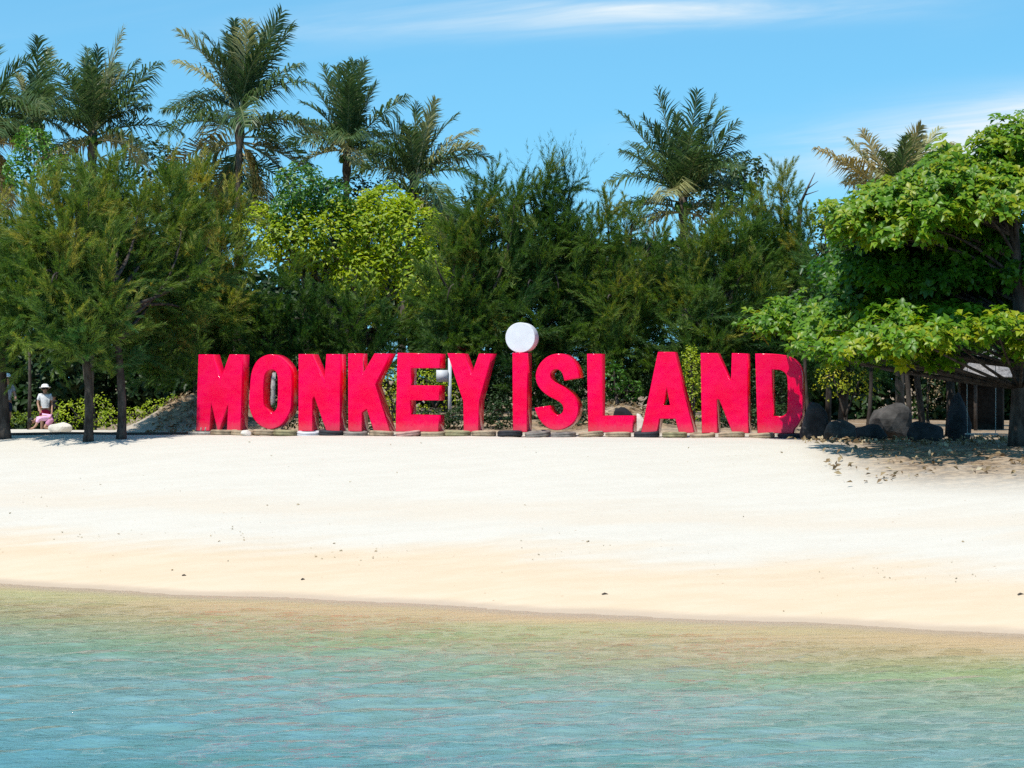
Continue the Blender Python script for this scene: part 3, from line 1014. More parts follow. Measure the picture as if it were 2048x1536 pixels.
palm(1366, 395, 76, 1368, 2.75, 'lone coconut palm with fan-like upright fronds right of centre', 17, 12, 10, 7, 0.25,
     fronds=[(102,200,6),(110,140,8),(93,150,5),(82,190,6),(74,190,8),(66,180,14),(125,195,15),(55,165,20),(140,140,30),(148,170,25),(38,140,30),(20,155,50),(165,145,60),(5,145,60),(180,120,50,'p',25),(200,120,60,'p',30),(-10,130,60,'g',25),(-30,110,60,'p',30),(-82,70,10,'p',40),(88,110,5,'p'),(116,160,12),(48,150,25),(185,130,40,'g',10),(0,120,40,'p',20)])
palm(1795, 400, 72, 1800, 2.3, 'pale coconut palm half hidden behind the broad-leaved tree', 18, 8, 6, 3, 0.6,
     fronds=[(128,145,5,'p'),(115,140,5,'o'),(60,155,20,'p'),(70,125,15,'p'),(50,135,30,'p'),(146,170,12,'o'),(85,110,10,'p'),(30,125,50,'p'),(100,90,10,'p'),(160,110,30,'p'),(75,140,12,'o')])

# ------------------------------------------------------------------ feathery she-oaks
casuarina('she_oak_tree', 178, 60, 300,
          [(60, 0.6, 345, 650, 0.75), (120, 0.2, 330, 700, 0.85), (178, 0.4, 300, 735, 0.9), (140, -0.6, 470, 725, 0.7), (205, -0.4, 520, 745, 0.6), (210, 2.2, 330, 640, 0.85), (80, -0.1, 520, 700, 0.6)],
          'olive feathery she-oak on a bare dark trunk, left of two trunks on the sand', 31, M_CAS_OLIVE, trunks=[(0, -2.2, 0.095)], olive=0.50)
casuarina('she_oak_tree', 240, 60.3, 300,
          [(226, 2.0, 290, 725, 0.75), (325, 3.2, 320, 730, 0.9), (258, 2.6, 470, 740, 0.65), (372, 3.8, 330, 640, 0.8), (235, 2.4, 310, 660, 0.8), (345, 3.4, 560, 770, 0.55)],
          'green feathery she-oak on the right of two dark trunks on the sand', 32, M_CAS_OLIVE, trunks=[(0, -0.6, 0.095)], olive=0.46)
casuarina('she_oak_tree', 4, 61.5, 380,
          [(-70, 0.3, 400, 720, 0.9), (-20, 0.0, 380, 740, 0.8), (35, 0.4, 390, 720, 0.7), (10, -0.5, 540, 740, 0.6)],
          'feathery she-oak with a dark trunk at the left edge of the sand', 33, M_CAS_OLIVE, trunks=[(0, 0.3, 0.13)], olive=0.50)
casuarina('she_oak_tree', 395, 66.5, 320,
          [(345, 0, 335, 760, 0.9), (405, 0.2, 325, 780, 0.9), (450, 0.4, 380, 770, 0.7)],
          'dark feathery she-oak standing behind the letter M', 34, M_CAS_OLIVE, olive=0.62)
casuarina('she_oak_tree', 520, 68, 500,
          [(440, -0.6, 520, 770, 0.7), (500, -0.8, 520, 780, 0.8), (570, -0.6, 500, 790, 0.8), (620, -0.2, 540, 780, 0.7)],
          'low dark feathery she-oak behind the first O and N', 35, M_CAS, olive=0.30)
casuarina('she_oak_tree', 740, 68, 520,
          [(670, -0.4, 540, 770, 0.7), (730, -0.6, 530, 780, 0.75), (800, -0.4, 560, 780, 0.7), (850, -0.2, 560, 790, 0.7)],
          'low dark feathery she-oak below the yellow-green tree', 36, M_CAS, olive=0.32)
casuarina('she_oak_tree', 940, 66, 380,
          [(905, 0.0, 440, 770, 0.75), (955, 0.2, 375, 780, 0.8), (1000, 0.0, 350, 790, 0.8), (925, -0.7, 560, 790, 0.6)],
          'dense green she-oak behind the letters E and Y', 37, M_CAS, olive=0.38)
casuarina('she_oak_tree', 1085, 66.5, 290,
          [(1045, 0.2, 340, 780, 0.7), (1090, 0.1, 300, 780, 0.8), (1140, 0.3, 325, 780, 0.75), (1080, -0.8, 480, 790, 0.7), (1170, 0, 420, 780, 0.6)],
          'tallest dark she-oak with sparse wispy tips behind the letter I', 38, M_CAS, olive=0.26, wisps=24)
casuarina('she_oak_tree', 1240, 66, 400,
          [(1215, 0.2, 400, 780, 0.75), (1265, 0.3, 410, 780, 0.8), (1310, 0, 450, 780, 0.75), (1240, -0.7, 540, 790, 0.65)],
          'rounded olive green she-oak behind the letters S and L', 39, M_CAS, olive=0.48)
casuarina('she_oak_tree', 1430, 65.5, 430,
          [(1375, 0.1, 470, 780, 0.75), (1425, 0.2, 425, 790, 0.85), (1475, 0.2, 420, 780, 0.8), (1400, -0.7, 560, 790, 0.7)],
          'olive green she-oak below the lone palm behind A and N', 40, M_CAS, olive=0.46)
casuarina('she_oak_tree', 1560, 67, 350,
          [(1520, 0.1, 375, 770, 0.8), (1562, 0.1, 340, 770, 0.75), (1605, 0.3, 430, 770, 0.75), (1540, -0.8, 560, 770, 0.65)],
          'pointed olive she-oak left of the broad-leaved tree', 41, M_CAS, olive=0.50)
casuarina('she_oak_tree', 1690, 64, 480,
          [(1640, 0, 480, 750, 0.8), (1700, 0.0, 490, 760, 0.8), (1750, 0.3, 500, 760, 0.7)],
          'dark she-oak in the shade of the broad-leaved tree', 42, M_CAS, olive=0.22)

# ------------------------------------------------------------------ broad-leaved trees and shrubs behind
bush('yellow_green_tree', 690, 70.5, [(520, 470, 60, 62, -0.2, 0.9), (590, 480, 70, 70, -0.6, 1.0), (660, 480, 70, 75, -0.4, 1.0), (740, 470, 65, 80, 0, 1.0), (810, 480, 70, 85, -0.2, 1.0), (840, 560, 55, 70, -0.6, 0.8), (720, 560, 70, 60, -0.6, 0.8), (760, 420, 60, 50, 0.3, 0.8)],
     'lime yellow leafy tree in the middle behind MONKEY', 'tree', 51, M_YELLOW, 0.15, 190, 0.42, stemr=0.10, barkmat=M_BARK_PALE, gaps=0.6, up=0.9, part='crown')
bush('leafy_tree', 612, 70, [(600, 385, 52, 58, 0, 0.8), (655, 400, 50, 45, 0.2, 0.7), (575, 430, 40, 40, -0.2, 0.6), (690, 440, 55, 45, 0.5, 0.7)],
     'bright green round leafy treetop beside the tallest palm', 'tree', 52, M_GREEN, 0.13, 190, 0.6, stemr=0.09, part='crown')
bush('leafy_tree', 58, 69, [(70, 290, 42, 36, 0, 0.6), (105, 350, 40, 40, -0.2, 0.6), (40, 350, 35, 40, 0.2, 0.6)],
     'bright green leafy treetop under the leftmost tall palm', 'tree', 53, M_GREEN, 0.13, 190, 0.7, stemr=0.045, part='crown')
bush('leafy_tree', 1470, 80, [(1440, 360, 55, 40, 0, 0.8), (1490, 350, 45, 38, 0.2, 0.7), (1420, 410, 60, 45, 0, 0.8)],
     'dark green leafy treetop right behind the lone palm', 'tree', 54, M_DARK, 0.16, 130, 0.8, stemr=0.09, part='crown')
bush('leafy_tree', 1655, 70, [(1650, 440, 38, 40, 0, 0.6), (1690, 450, 45, 35, 0.2, 0.6)],
     'small bright lime treetop left of the big broad-leaved tree', 'tree', 55, M_LIME, 0.14, 150, 0.6, stemr=0.08, part='crown')
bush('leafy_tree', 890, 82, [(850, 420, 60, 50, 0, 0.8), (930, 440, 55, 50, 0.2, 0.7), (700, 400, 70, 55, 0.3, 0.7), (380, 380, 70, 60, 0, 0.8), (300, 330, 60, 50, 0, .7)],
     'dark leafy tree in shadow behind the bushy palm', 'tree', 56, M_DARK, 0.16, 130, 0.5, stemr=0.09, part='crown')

bush('shrub', 1385, 63.2, [(1388, 745, 22, 46, 0, 0.35), (1380, 720, 18, 28, 0.1, 0.3), (1392, 800, 22, 46, -0.1, 0.35)],
     'lime green and orange shrub between the letters A and N', 'shrub', 61, M_YELLOW, 0.07, 210, 0.55, group='shrubs right behind the letters')
bush('shrub', 1232, 63.6, [(1228, 760, 26, 40, 0, 0.4), (1262, 780, 25, 25, 0.2, 0.3)],
     'dark green glossy shrub behind the letter L', 'shrub', 62, M_GREEN, 0.10, 120, 0.4, group='shrubs right behind the letters')
bush('shrub', 785, 64.2, [(775, 770, 25, 45, 0, 0.4), (795, 810, 28, 36, 0.1, 0.4)],
     'dry yellow-green shrub between the letters K and E', 'shrub', 63, M_YELLOW, 0.07, 150, 0.7, group='shrubs right behind the letters')
bush('shrub', 868, 64.4, [(850, 765, 30, 30, 0, 0.4), (895, 790, 24, 34, 0.2, 0.35), (850, 825, 26, 16, 0, 0.3)],
     'yellow-green shrub seen through the letter E', 'shrub', 64, M_YELLOW, 0.08, 130, 0.45, group='shrubs right behind the letters')
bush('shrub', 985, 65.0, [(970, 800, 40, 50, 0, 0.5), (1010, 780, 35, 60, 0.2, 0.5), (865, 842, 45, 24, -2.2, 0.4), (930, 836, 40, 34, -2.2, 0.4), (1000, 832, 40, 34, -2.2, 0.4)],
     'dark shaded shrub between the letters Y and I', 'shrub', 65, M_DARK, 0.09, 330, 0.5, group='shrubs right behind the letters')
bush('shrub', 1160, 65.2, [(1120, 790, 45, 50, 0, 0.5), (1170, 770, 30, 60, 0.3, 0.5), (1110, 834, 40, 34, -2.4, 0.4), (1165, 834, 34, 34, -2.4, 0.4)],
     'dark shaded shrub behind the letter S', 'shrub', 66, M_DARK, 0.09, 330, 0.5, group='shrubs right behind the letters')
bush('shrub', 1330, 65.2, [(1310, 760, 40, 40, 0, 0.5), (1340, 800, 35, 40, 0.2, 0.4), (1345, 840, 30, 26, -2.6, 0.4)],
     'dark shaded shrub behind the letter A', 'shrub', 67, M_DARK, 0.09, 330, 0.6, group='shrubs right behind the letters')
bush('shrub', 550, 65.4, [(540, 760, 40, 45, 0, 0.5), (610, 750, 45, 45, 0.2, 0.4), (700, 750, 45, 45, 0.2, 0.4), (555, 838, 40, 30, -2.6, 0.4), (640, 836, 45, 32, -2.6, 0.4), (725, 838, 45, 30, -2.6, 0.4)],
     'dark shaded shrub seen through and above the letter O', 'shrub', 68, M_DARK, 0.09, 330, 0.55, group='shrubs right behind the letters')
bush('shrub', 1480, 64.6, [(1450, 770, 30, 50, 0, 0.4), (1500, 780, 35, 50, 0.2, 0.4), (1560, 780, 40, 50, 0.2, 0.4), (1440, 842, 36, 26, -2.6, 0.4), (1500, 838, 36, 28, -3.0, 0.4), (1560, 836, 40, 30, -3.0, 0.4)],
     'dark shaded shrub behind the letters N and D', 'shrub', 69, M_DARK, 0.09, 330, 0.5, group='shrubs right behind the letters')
bush('shrub', 175, 70, [(140, 830, 34, 34, 0, 0.5), (190, 825, 36, 36, 0.1, 0.5), (225, 840, 30, 24, 0, 0.4)],
     'low yellow-green shrub behind the left bare trunk', 'shrub', 71, M_YELLOW, 0.08, 150, 0.4, group='low shrubs at the left')
bush('shrub', 285, 68, [(265, 835, 30, 22, 0, 0.4), (310, 820, 34, 22, 0.1, 0.4), (350, 805, 28, 16, 0.2, 0.4)],
     'low yellow-green shrub on the slope beside the right bare trunk', 'shrub', 72, M_YELLOW, 0.08, 150, 0.35, group='low shrubs at the left')
bush('hedge', 42, 82, [(20, 838, 30, 15, 0, 0.5), (60, 838, 28, 15, 0, 0.5)],
     'low clipped bright green hedge at the left edge', 'hedge', 73, M_LIME, 0.08, 170, 0.5, stem=False, gaps=0.1)
bush('shrub', 1690, 60, [(1665, 765, 40, 34, 0, 0.4), (1720, 770, 40, 30, 0.2, 0.4)],
     'yellowish dry shrub behind the dark boulders', 'shrub', 74, M_YELLOW, 0.08, 110, 0.7)
bush('shrub', 1855, 63, [(1855, 780, 35, 45, 0, 0.4)],
     'dry reddish twiggy shrub under the broad-leaved tree', 'shrub', 75, M_DRYLEAF, 0.07, 110, 0.4)

# a dense wood fills the land behind
def woodland():
    rng = np.random.default_rng(77)
    lobes = []
    for k in range(190):
        x = rng.uniform(-26, 26)
        y = rng.uniform(84, 94)
        h = float(CAMZ + (HOR - (470 + rng.normal(0, 25))) * y / F)
        z0 = float(gz(x, y))
        zc = rng.uniform(z0 + 0.3, h - 0.9)
        lobes.append((np.array([x, y, zc]), rng.uniform(1.2, 2.0), 1.0, rng.uniform(0.9, 1.5)))
    C, Nn, sz, T = lobe_leaves(rng, lobes, 40, 0.34, 0.45, 0.5, 0.3, 0.1)
    v, f, tt = leaves(rng, C, Nn, sz, T, 0.55)
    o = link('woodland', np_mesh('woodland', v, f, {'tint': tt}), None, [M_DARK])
    tag(o, 'dense dark wood filling the land behind the trees', 'woodland', kind='stuff')


woodland()


# ------------------------------------------------------------------ the big broad-leaved tree on the right
def rosette_mesh(rng, k):
    """whorl of broad leaves at a twig end"""
    V, F3, T, n = [], [], [], 0
    m = 9
    for i in range(m):
        az = i * 2 * np.pi / m * 1.0 + rng.normal(0, 0.25)
        el = rng.uniform(-0.25, 0.75)
        ln = rng.uniform(0.13, 0.23)
        w = ln * 0.26
        d = np.array([math.cos(az) * math.cos(el), math.sin(az) * math.cos(el), math.sin(el)])
        s = unit(np.cross(d, np.array([0, 0, 1.0])))
        u = np.cross(s, d)
        d2 = unit(d - np.array([0, 0, 0.5]))
        a = d * 0.02
        b = d * ln * 0.55
        e = b + d2 * ln * 0.45
        V += [a, b + s * w + u * 0.02, b, b - s * w + u * 0.02, e]
        F3 += [(n, n + 2, n + 1), (n, n + 3, n + 2), (n + 1, n + 2, n + 4), (n + 2, n + 3, n + 4)]
        tv = float(np.clip(rng.normal(0.5, 0.2), 0, 1))
        T += [tv] * 5
        n += 5
    return np.array(V), np.array(F3), np.array(T)


def sea_almond():
    rng = np.random.default_rng(91)
    Z = 51.0
    x0 = XW(2032, Z)
    z0 = float(gz(x0, Z))
    org = np.array([x0, Z, z0])
    root = empty('broad_leaved_tree', tuple(org))
    tag(root, 'big broad-leaved tree with a layered lime green crown and low spreading branch', 'tree')
    g = Geo()
    top = np.array(W(2040, 430, Z)) - org
    q = np.linspace(0, 1, 12)
    tr = np.stack([0.10 * np.sin(q * 4), 0.06 * np.sin(q * 5), -0.15 + (top[2] + 0.15) * q], -1)
    g.tube(tr, np.linspace(0.19, 0.09, 12), 10)
    protos = [rosette_mesh(rng, k) for k in range(6)]
    # pads of foliage: centre px, half widths px, dZ, depth m, count, tint
    low = [(1545, 650, 62, 36, -0.6, 0.8), (1600, 625, 70, 30, 0.0, 0.9), (1690, 650, 80, 46, -0.6, 1.1), (1760, 690, 75, 46, -1.2, 1.1), (1690, 715, 45, 30, 0.3, 0.8), (1800, 640, 70, 36, 0.2, 1.1),
           (1850, 680, 75, 50, -1.6, 1.1), (1915, 680, 60, 40, -0.6, 1.1), (1995, 655, 70, 32, -1.4, 1.1), (1900, 640, 80, 34, 0.6, 1.0), (2046, 700, 34, 30, -1.0, 0.8), (1740, 615, 60, 26, 0.7, 0.9), (2100, 690, 80, 60, -0.8, 1.2)]
    high = [(1690, 445, 38, 30, 0.8, 0.8), (1750, 435, 52, 40, 0.4, 1.0), (1815, 410, 55, 38, 0.2, 1.1), (1800, 480, 70, 34, 0.0, 1.0), (1870, 385, 70, 50, 0.3, 1.1), (1930, 380, 60, 46, 0.0, 1.0), (1990, 320, 42, 50, 0.2, 0.9),
            (2035, 310, 45, 50, -0.2, 1.0), (1960, 430, 75, 50, -0.6, 1.1), (2030, 410, 60, 60, -0.4, 1.2), (1860, 460, 80, 44, -0.4, 1.1), (2090, 380, 70, 90, 0, 1.3), (1890, 330, 36, 26, 0.4, 0.7)]
    low = [(a, b + 8, c_, d, e - 0.9 + (7.2 if a < 1620 else 4.9 if a < 1700 else 2.4 if a < 1765 else 0.0), f) for a, b, c_, d, e, f in low] + [(1780, 715, 60, 26, -1.0, 1.0), (1870, 725, 40, 18, -0.6, 1.0), (2040, 712, 34, 18, 0.0, 0.8), (1950, 655, 70, 40, 0.5, 1.2), (1640, 690, 50, 30, 5.2, 0.8), (1655, 712, 40, 18, -0.8, 0.9), (1710, 705, 46, 26, -1.2, 1.0), (1650, 660, 50, 30, 3.8, 0.9), (1720, 665, 56, 34, 2.2, 1.0), (1790, 690, 60, 34, -1.6, 1.0), (1606, 700, 34, 14, 0.2, 0.7), (1525, 662, 42, 28, 5.9, 0.8), (1570, 645, 52, 34, 5.9, 0.9), (1612, 668, 50, 28, 5.4, 0.8), (1650, 635, 55, 30, 4.6, 0.9)]
    high = high + [(1715, 480, 42, 30, 0.9, 0.8), (1765, 405, 42, 28, 0.6, .8), (1840, 430, 70, 46, 0.4, 1.0), (2000, 380, 70, 60, 0.6, 1.1)]
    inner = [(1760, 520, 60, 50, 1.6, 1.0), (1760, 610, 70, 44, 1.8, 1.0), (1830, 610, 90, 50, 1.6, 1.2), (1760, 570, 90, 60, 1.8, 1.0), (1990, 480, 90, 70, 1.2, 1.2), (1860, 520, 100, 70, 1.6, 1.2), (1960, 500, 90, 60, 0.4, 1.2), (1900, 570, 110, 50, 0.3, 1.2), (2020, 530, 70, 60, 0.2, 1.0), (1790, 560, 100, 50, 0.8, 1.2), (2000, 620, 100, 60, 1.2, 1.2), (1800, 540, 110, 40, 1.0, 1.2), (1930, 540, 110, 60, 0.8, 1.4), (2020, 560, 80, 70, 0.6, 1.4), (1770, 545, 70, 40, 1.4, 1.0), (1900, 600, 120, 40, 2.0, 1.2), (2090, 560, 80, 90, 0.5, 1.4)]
    twigs = Geo()
    items = []
    for grp, pads, dens in ((0, low, 72), (1, high, 88), (2, inner, 130)):
        for (lx, ly, rx, ry, dZ, dep) in pads:
            Zl = Z + dZ
            c = np.array(W(lx, ly, Zl)) - org
            if grp == 1: dep *= 1.9
            if grp == 2: c[1] += 1.2; dep *= 1.6
            ex, ez = rx * Zl / F, ry * Zl / F * (1.4 if grp == 1 else 1.0)
            n = int(dens * (ex * dep + 0.5 * ex * ez + 0.5 * dep * ez))
            d = unit(rng.normal(size=(n, 3)))
            d[:, 2] = np.where(d[:, 2] < -0.2, -d[:, 2] * 0.6, d[:, 2])
            p = c + d * np.array([ex, dep, ez]) * (0.45 + 0.6 * rng.random(n) ** 0.5)[:, None] + rng.normal(0, 0.10, (n, 3))
            for j in range(n):
                items.append((p[j], d[j], grp))
            # limb
            a = tr[int(np.clip(round(11 * (c[2] / max(top[2], 0.1)) - 2), 3, 11))]
            t_ = np.linspace(0, 1, 8)[:, None]
            mid = a * 0.4 + c * 0.6 + np.array([0, 0, 0.35 if grp else -0.1])
            pts = (1 - t_) ** 2 * a + 2 * t_ * (1 - t_) * mid + t_ ** 2 * c
            g.tube(pts, np.linspace(0.042, 0.012, 8), 6)
            for j in range(0, n, 3):
                twigs.tube([c * 0.6 + p[j] * 0.4 + rng.normal(0, 0.04, 3), p[j] - np.array([0, 0, 0.03])], [0.011, 0.005], 3, False)
    g.obj('trunk', M_BARK, root, True)
    tw = twigs.obj('twigs', M_BARK, root)
    tw['kind'] = 'stuff'
    # the rosettes that show largest (seaward side of the low branch) are parts of their own
    front = sorted([i for i, it in enumerate(items) if it[2] == 0], key=lambda i: items[i][0][1])[:290]
    fs = set(front)
    protos_me = []
    for k, (v, f, t0) in enumerate(protos):
        for var in range(3):
            tt = np.clip(t0 * 0.6 + 0.15 + 0.22 * var, 0, 1)
            me = np_mesh('leaf_cluster', v, f, {'tint': tt})
            me.materials.append(M_ALMOND)
            protos_me.append(me)
    V, Fc, T, n = [], [], [], 0
    for i, (p, d, grp) in enumerate(items):
        up = Vector((d[0] * 0.5, d[1] * 0.5 - 0.35, 0.75 + max(d[2], 0)))
        up += Vector(rng.normal(0, 0.22, 3).tolist())
        rot = up.to_track_quat('Z', 'Y').to_matrix().to_4x4() @ Matrix.Rotation(rng.uniform(0, 6.28), 4, 'Z')
        sc = rng.uniform(0.75, 1.2)
        if i in fs:
            o = bpy.data.objects.new('leaf_cluster', protos_me[int(rng.integers(0, len(protos_me)))])
            COL.objects.link(o)
            o.parent = root
            o.matrix_local = Matrix.Translation(p.tolist()) @ rot @ Matrix.Scale(sc, 4)
        else:
            v, f, t0 = protos[i % 6]
            m3 = np.array(rot.to_3x3())
            V.append(v @ m3.T * sc + p)
            Fc.append(f + n)
            T.append(np.clip(t0 * 0.6 + rng.uniform(0.0, 0.5) + (0.08 if grp == 1 else -0.38 if grp == 2 else -0.05), 0, 1))  # inner leaves tinted darker: shade inside the crown put into their colour
            n += len(v)
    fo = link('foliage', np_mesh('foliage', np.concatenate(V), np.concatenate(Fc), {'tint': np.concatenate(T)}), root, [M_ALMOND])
    fo['kind'] = 'stuff'


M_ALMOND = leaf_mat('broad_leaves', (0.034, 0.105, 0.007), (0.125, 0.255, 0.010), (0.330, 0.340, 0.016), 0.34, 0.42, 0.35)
sea_almond()

bush('broad_leaved_tree', 1900, 60, [(1700, 560, 80, 70, 0, 1.6), (1820, 600, 90, 60, 1, 1.6), (1940, 560, 90, 80, 0, 1.8), (2060, 590, 90, 80, 0.5, 1.8), (1880, 660, 90, 50, -1, 1.5), (2000, 670, 90, 50, -1, 1.5), (1760, 660, 70, 50, 0, 1.3)],  # tree added as a dark backdrop and to throw shade on the boulders
     'dark shaded broad-leaved tree added behind the big lime green tree to shade the boulders', 'tree', 57, M_GREEN, 0.2, 85, 0.3, stemr=0.12, gaps=0.5, part='crown')

# a leafless dead frond stump sticking up behind
g = Geo()
dx, dZ = XW(1597, 70), 70.0
db = float(gz(dx, dZ))
root = empty('dead_palm', (dx, dZ, db))
tag(root, 'dead bare palm stem sticking up right of the lone palm', 'palm tree')
p0 = np.array(W(1596, 480, 70)) - np.array([dx, dZ, db])
p1 = np.array(W(1600, 410, 70)) - np.array([dx, dZ, db])
p2 = np.array(W(1630, 345, 70)) - np.array([dx, dZ, db])
g.tube([np.array([0, 0, -0.1]), p0 * 0.5, p0, p1], [0.10, 0.09, 0.085, 0.06], 7)
g.obj('trunk', M_PALMBARK, root, True)
g = Geo()
g.tube([p1, (p1 + p2) / 2 + np.array([0.02, 0, 0.06]), p2], [0.05, 0.028, 0.008], 5)
g.tube([p1 * 0.5 + p2 * 0.5, p1 * 0.4 + p2 * 0.6 + np.array([0.25, 0, 0.12])], [0.02, 0.006], 4)
g.tube([p1 * 0.7 + p2 * 0.3, p1 * 0.5 + p2 * 0.5 + np.array([0.30, 0, -0.05])], [0.02, 0.006], 4)
g.obj('frond', M_PALMBARK, root, True)

# ------------------------------------------------------------------ tyres under the letters
m_tyres = [plain('tyre_tan', (0.30, 0.23, 0.155), 0.85, 0.2, 0.35, 4.0, 0.5, 18.0), plain('tyre_grey', (0.19, 0.17, 0.15), 0.85, 0.2, 0.35, 4.0, 0.5, 18.0),
           plain('tyre_black', (0.022, 0.023, 0.028), 0.7, 0.3, 0.3, 4.0, 0.4, 18.0), plain('tyre_white', (0.50, 0.50, 0.52), 0.8, 0.2, 0.15, 4.0, 0.4, 18.0),
           plain('tyre_olive', (0.24, 0.215, 0.12), 0.85, 0.2, 0.35, 4.0, 0.5, 18.0), plain('tyre_pink', (0.36, 0.22, 0.19), 0.85, 0.2, 0.35, 4.0, 0.5, 18.0)]


def tyre_mesh():
    prof = [(0.170, 0.035), (0.185, 0.075), (0.225, 0.092), (0.265, 0.085), (0.288, 0.060), (0.296, 0.020), (0.290, 0.012), (0.290, -0.012), (0.296, -0.020), (0.288, -0.060), (0.265, -0.085), (0.225, -0.092), (0.185, -0.075), (0.170, -0.035)]
    seg = 36
    v = []
    for j in range(seg):
        a = 2 * np.pi * j / seg
        for r, z in prof:
            rr = r - (0.006 if (r > 0.28 and j % 2) else 0)
            v.append((rr * math.cos(a), rr * math.sin(a), z))
    k = len(prof)
    q = []
    for j in range(seg):
        for i in range(k):
            a, b = j * k + i, j * k + (i + 1) % k
            c_, d = ((j + 1) % seg) * k + (i + 1) % k, ((j + 1) % seg) * k + i
            q.append((a, d, c_, b))
    return np.array(v), np.array(q)


tyre_v, tyre_q = tyre_mesh()
tyre_me = []
for m in m_tyres:
    me = np_mesh('tyre', tyre_v, tyre_q, None, True)
    me.materials.append(m)
    tyre_me.append(me)
TY = [  # px, kind, label
    (446, 0, 'tan old tyre under the right leg of the letter M'), (489, 0, 'tan old tyre under the gap between M and O'),
    (530, 0, 'tan old tyre under the middle of the letter O'), (573, 4, 'olive old tyre under the right of the letter O'),
    (619, 3, 'white old tyre under the left leg of the first N'), (664, 2, 'black old tyre under the right leg of the first N'),
    (713, 1, 'grey old tyre under the stem of the letter K'), (763, 0, 'tan old tyre under the leg of the letter K'),
    (818, 5, 'pinkish old tyre under the left of the letter E'), (868, 0, 'tan old tyre under the right of the letter E'),
    (917, 4, 'olive tan old tyre left of the stem of Y'), (968, 0, 'tan old tyre right of the stem of Y'),
    (1021, 2, 'black old tyre under the left edge of the letter I'), (1076, 1, 'grey old tyre between the letters I and S'),
    (1128, 1, 'grey old tyre under the right half of the letter S'), (1183, 0, 'light tan old tyre under the stem of the letter L'),
    (1238, 0, 'tan old tyre under the foot of the letter L'), (1294, 2, 'black old tyre under the left leg of the letter A'),
    (1350, 4, 'olive old tyre under the right leg of the letter A'), (1406, 0, 'tan old tyre between the letters A and N'),
    (1464, 0, 'tan old tyre under the right leg of the second N'), (1524, 0, 'tan old tyre under the stem of the letter D'),
    (1583, 2, 'dark shaded old tyre under the bowl of the letter D'),
]
rng = np.random.default_rng(5)
for i, (px, kind, label) in enumerate(TY):
    o = bpy.data.objects.new('tyre', tyre_me[kind])
    COL.objects.link(o)
    lx, _ = to_plane(px, 860)
    pos = SO + x3 * lx - n3 * (-0.06 + rng.uniform(-0.04, 0.05))
    ground = float(gz(pos.x, pos.y))
    o.location = (pos.x, pos.y, BASE_Z - 0.098 + rng.uniform(-0.012, 0.012))
    o.rotation_euler = (rng.normal(0, 0.05), rng.normal(0, 0.05), rng.uniform(0, 6.28))
    s = rng.uniform(0.98, 1.06)
    o.scale = (s, s, rng.uniform(0.70, 0.86))
    tag(o, label, 'tyre', 'old tyres lying in a row under the letters')

# grey plank and its stake at the left end of the tyres
m_wood = plain('weathered_wood', (0.33, 0.29, 0.25), 0.85, 0.2, 0.35, 12.0, 0.5, 40.0)
m_darkwood = plain('dark_wood', (0.07, 0.055, 0.045), 0.85, 0.2, 0.3, 12.0, 0.5, 40.0)
c0 = W(399, 872, 61.2)
c0.z = float(gz(c0.x, c0.y)) + 0.03
root = empty('plank', tuple(c0), R(-8))
tag(root, 'short grey weathered plank on the sand at the foot of the letter M', 'plank')
g = Geo(); g.box((0, 0, 0.02), (0.52, 0.16, 0.07)); g.obj('board', m_wood, root)
g = Geo()
for q in (-0.12, 0.02, 0.13):
    g.tube([np.array([q, 0.03, 0.05]), np.array([q + 0.01, 0.04, 0.16])], [0.018, 0.014], 6)
g.obj('stub', m_wood, root, True)

# long dark pipe on the sand at the left
pts = []
for px, Z in ((-20, 62.4), (60, 62.2), (120, 62.0), (180, 62.0), (250, 61.9), (300, 62.0), (350, 62.2), (392, 62.3)):
    x = XW(px, Z)
    pts.append((x, Z, float(gz(x, Z)) + 0.03))
g = Geo(); g.tube(pts, 0.032, 7)
o = g.obj('pipe', m_darkwood, None, True)
tag(o, 'long thin dark pipe lying across the sand left of the letters', 'pipe')

# white board on a post behind E
root = empty('notice_board', (XW(892, 64), 64.0, float(gz(XW(892, 64), 64))), R(8))
tag(root, 'white board on a white post seen between E and Y', 'board')
m_white = plain('white_paint', (0.55, 0.56, 0.57), 0.6, 0.3, 0.06, 5.0)
h0 = CAMZ - (752 - HOR) * 64 / F - root.location.z
g = Geo(); g.box((-0.10, 0, h0), (0.29, 0.03, 0.30)); g.obj('board', m_white, root)
g = Geo(); g.box((0.10, 0.035, h0 * 0.5 + 0.15), (0.085, 0.03, h0 + 0.6)); g.obj('post', m_white, root)

# dark red board behind Y
root = empty('red_board', (XW(922, 65.5), 65.5, float(gz(XW(922, 65.5), 65.5))))
tag(root, 'small dark red board half hidden in shade above the letter Y', 'board')
m_dred = plain('dark_red_paint', (0.30, 0.012, 0.022), 0.55, 0.3, 0.2, 5.0)
h0 = CAMZ - (694 - HOR) * 65.5 / F - root.location.z
g = Geo(); g.box((0, 0, h0), (0.42, 0.05, 0.22)); g.obj('panel', m_dred, root)
g = Geo(); g.box((0.12, 0.05, h0 / 2), (0.06, 0.04, h0)); g.obj('post', m_darkwood, root)

# pale pole seen through the O
root = empty('pole', (XW(545, 65), 65.0, float(gz(XW(545, 65), 65))))
tag(root, 'pale grey stump of a pole seen through the slot of O', 'pole')
g = Geo(); hh = CAMZ - (745 - HOR) * 65 / F - root.location.z
g.tube([np.array([0, 0, -0.1]), np.array([0.01, 0, hh * 0.6]), np.array([0.03, 0, hh])], [0.07, 0.065, 0.06], 9)
g.obj('shaft', plain('pale_concrete', (0.42, 0.38, 0.36), 0.9, 0.2, 0.3, 9.0, 0.5), root, True)


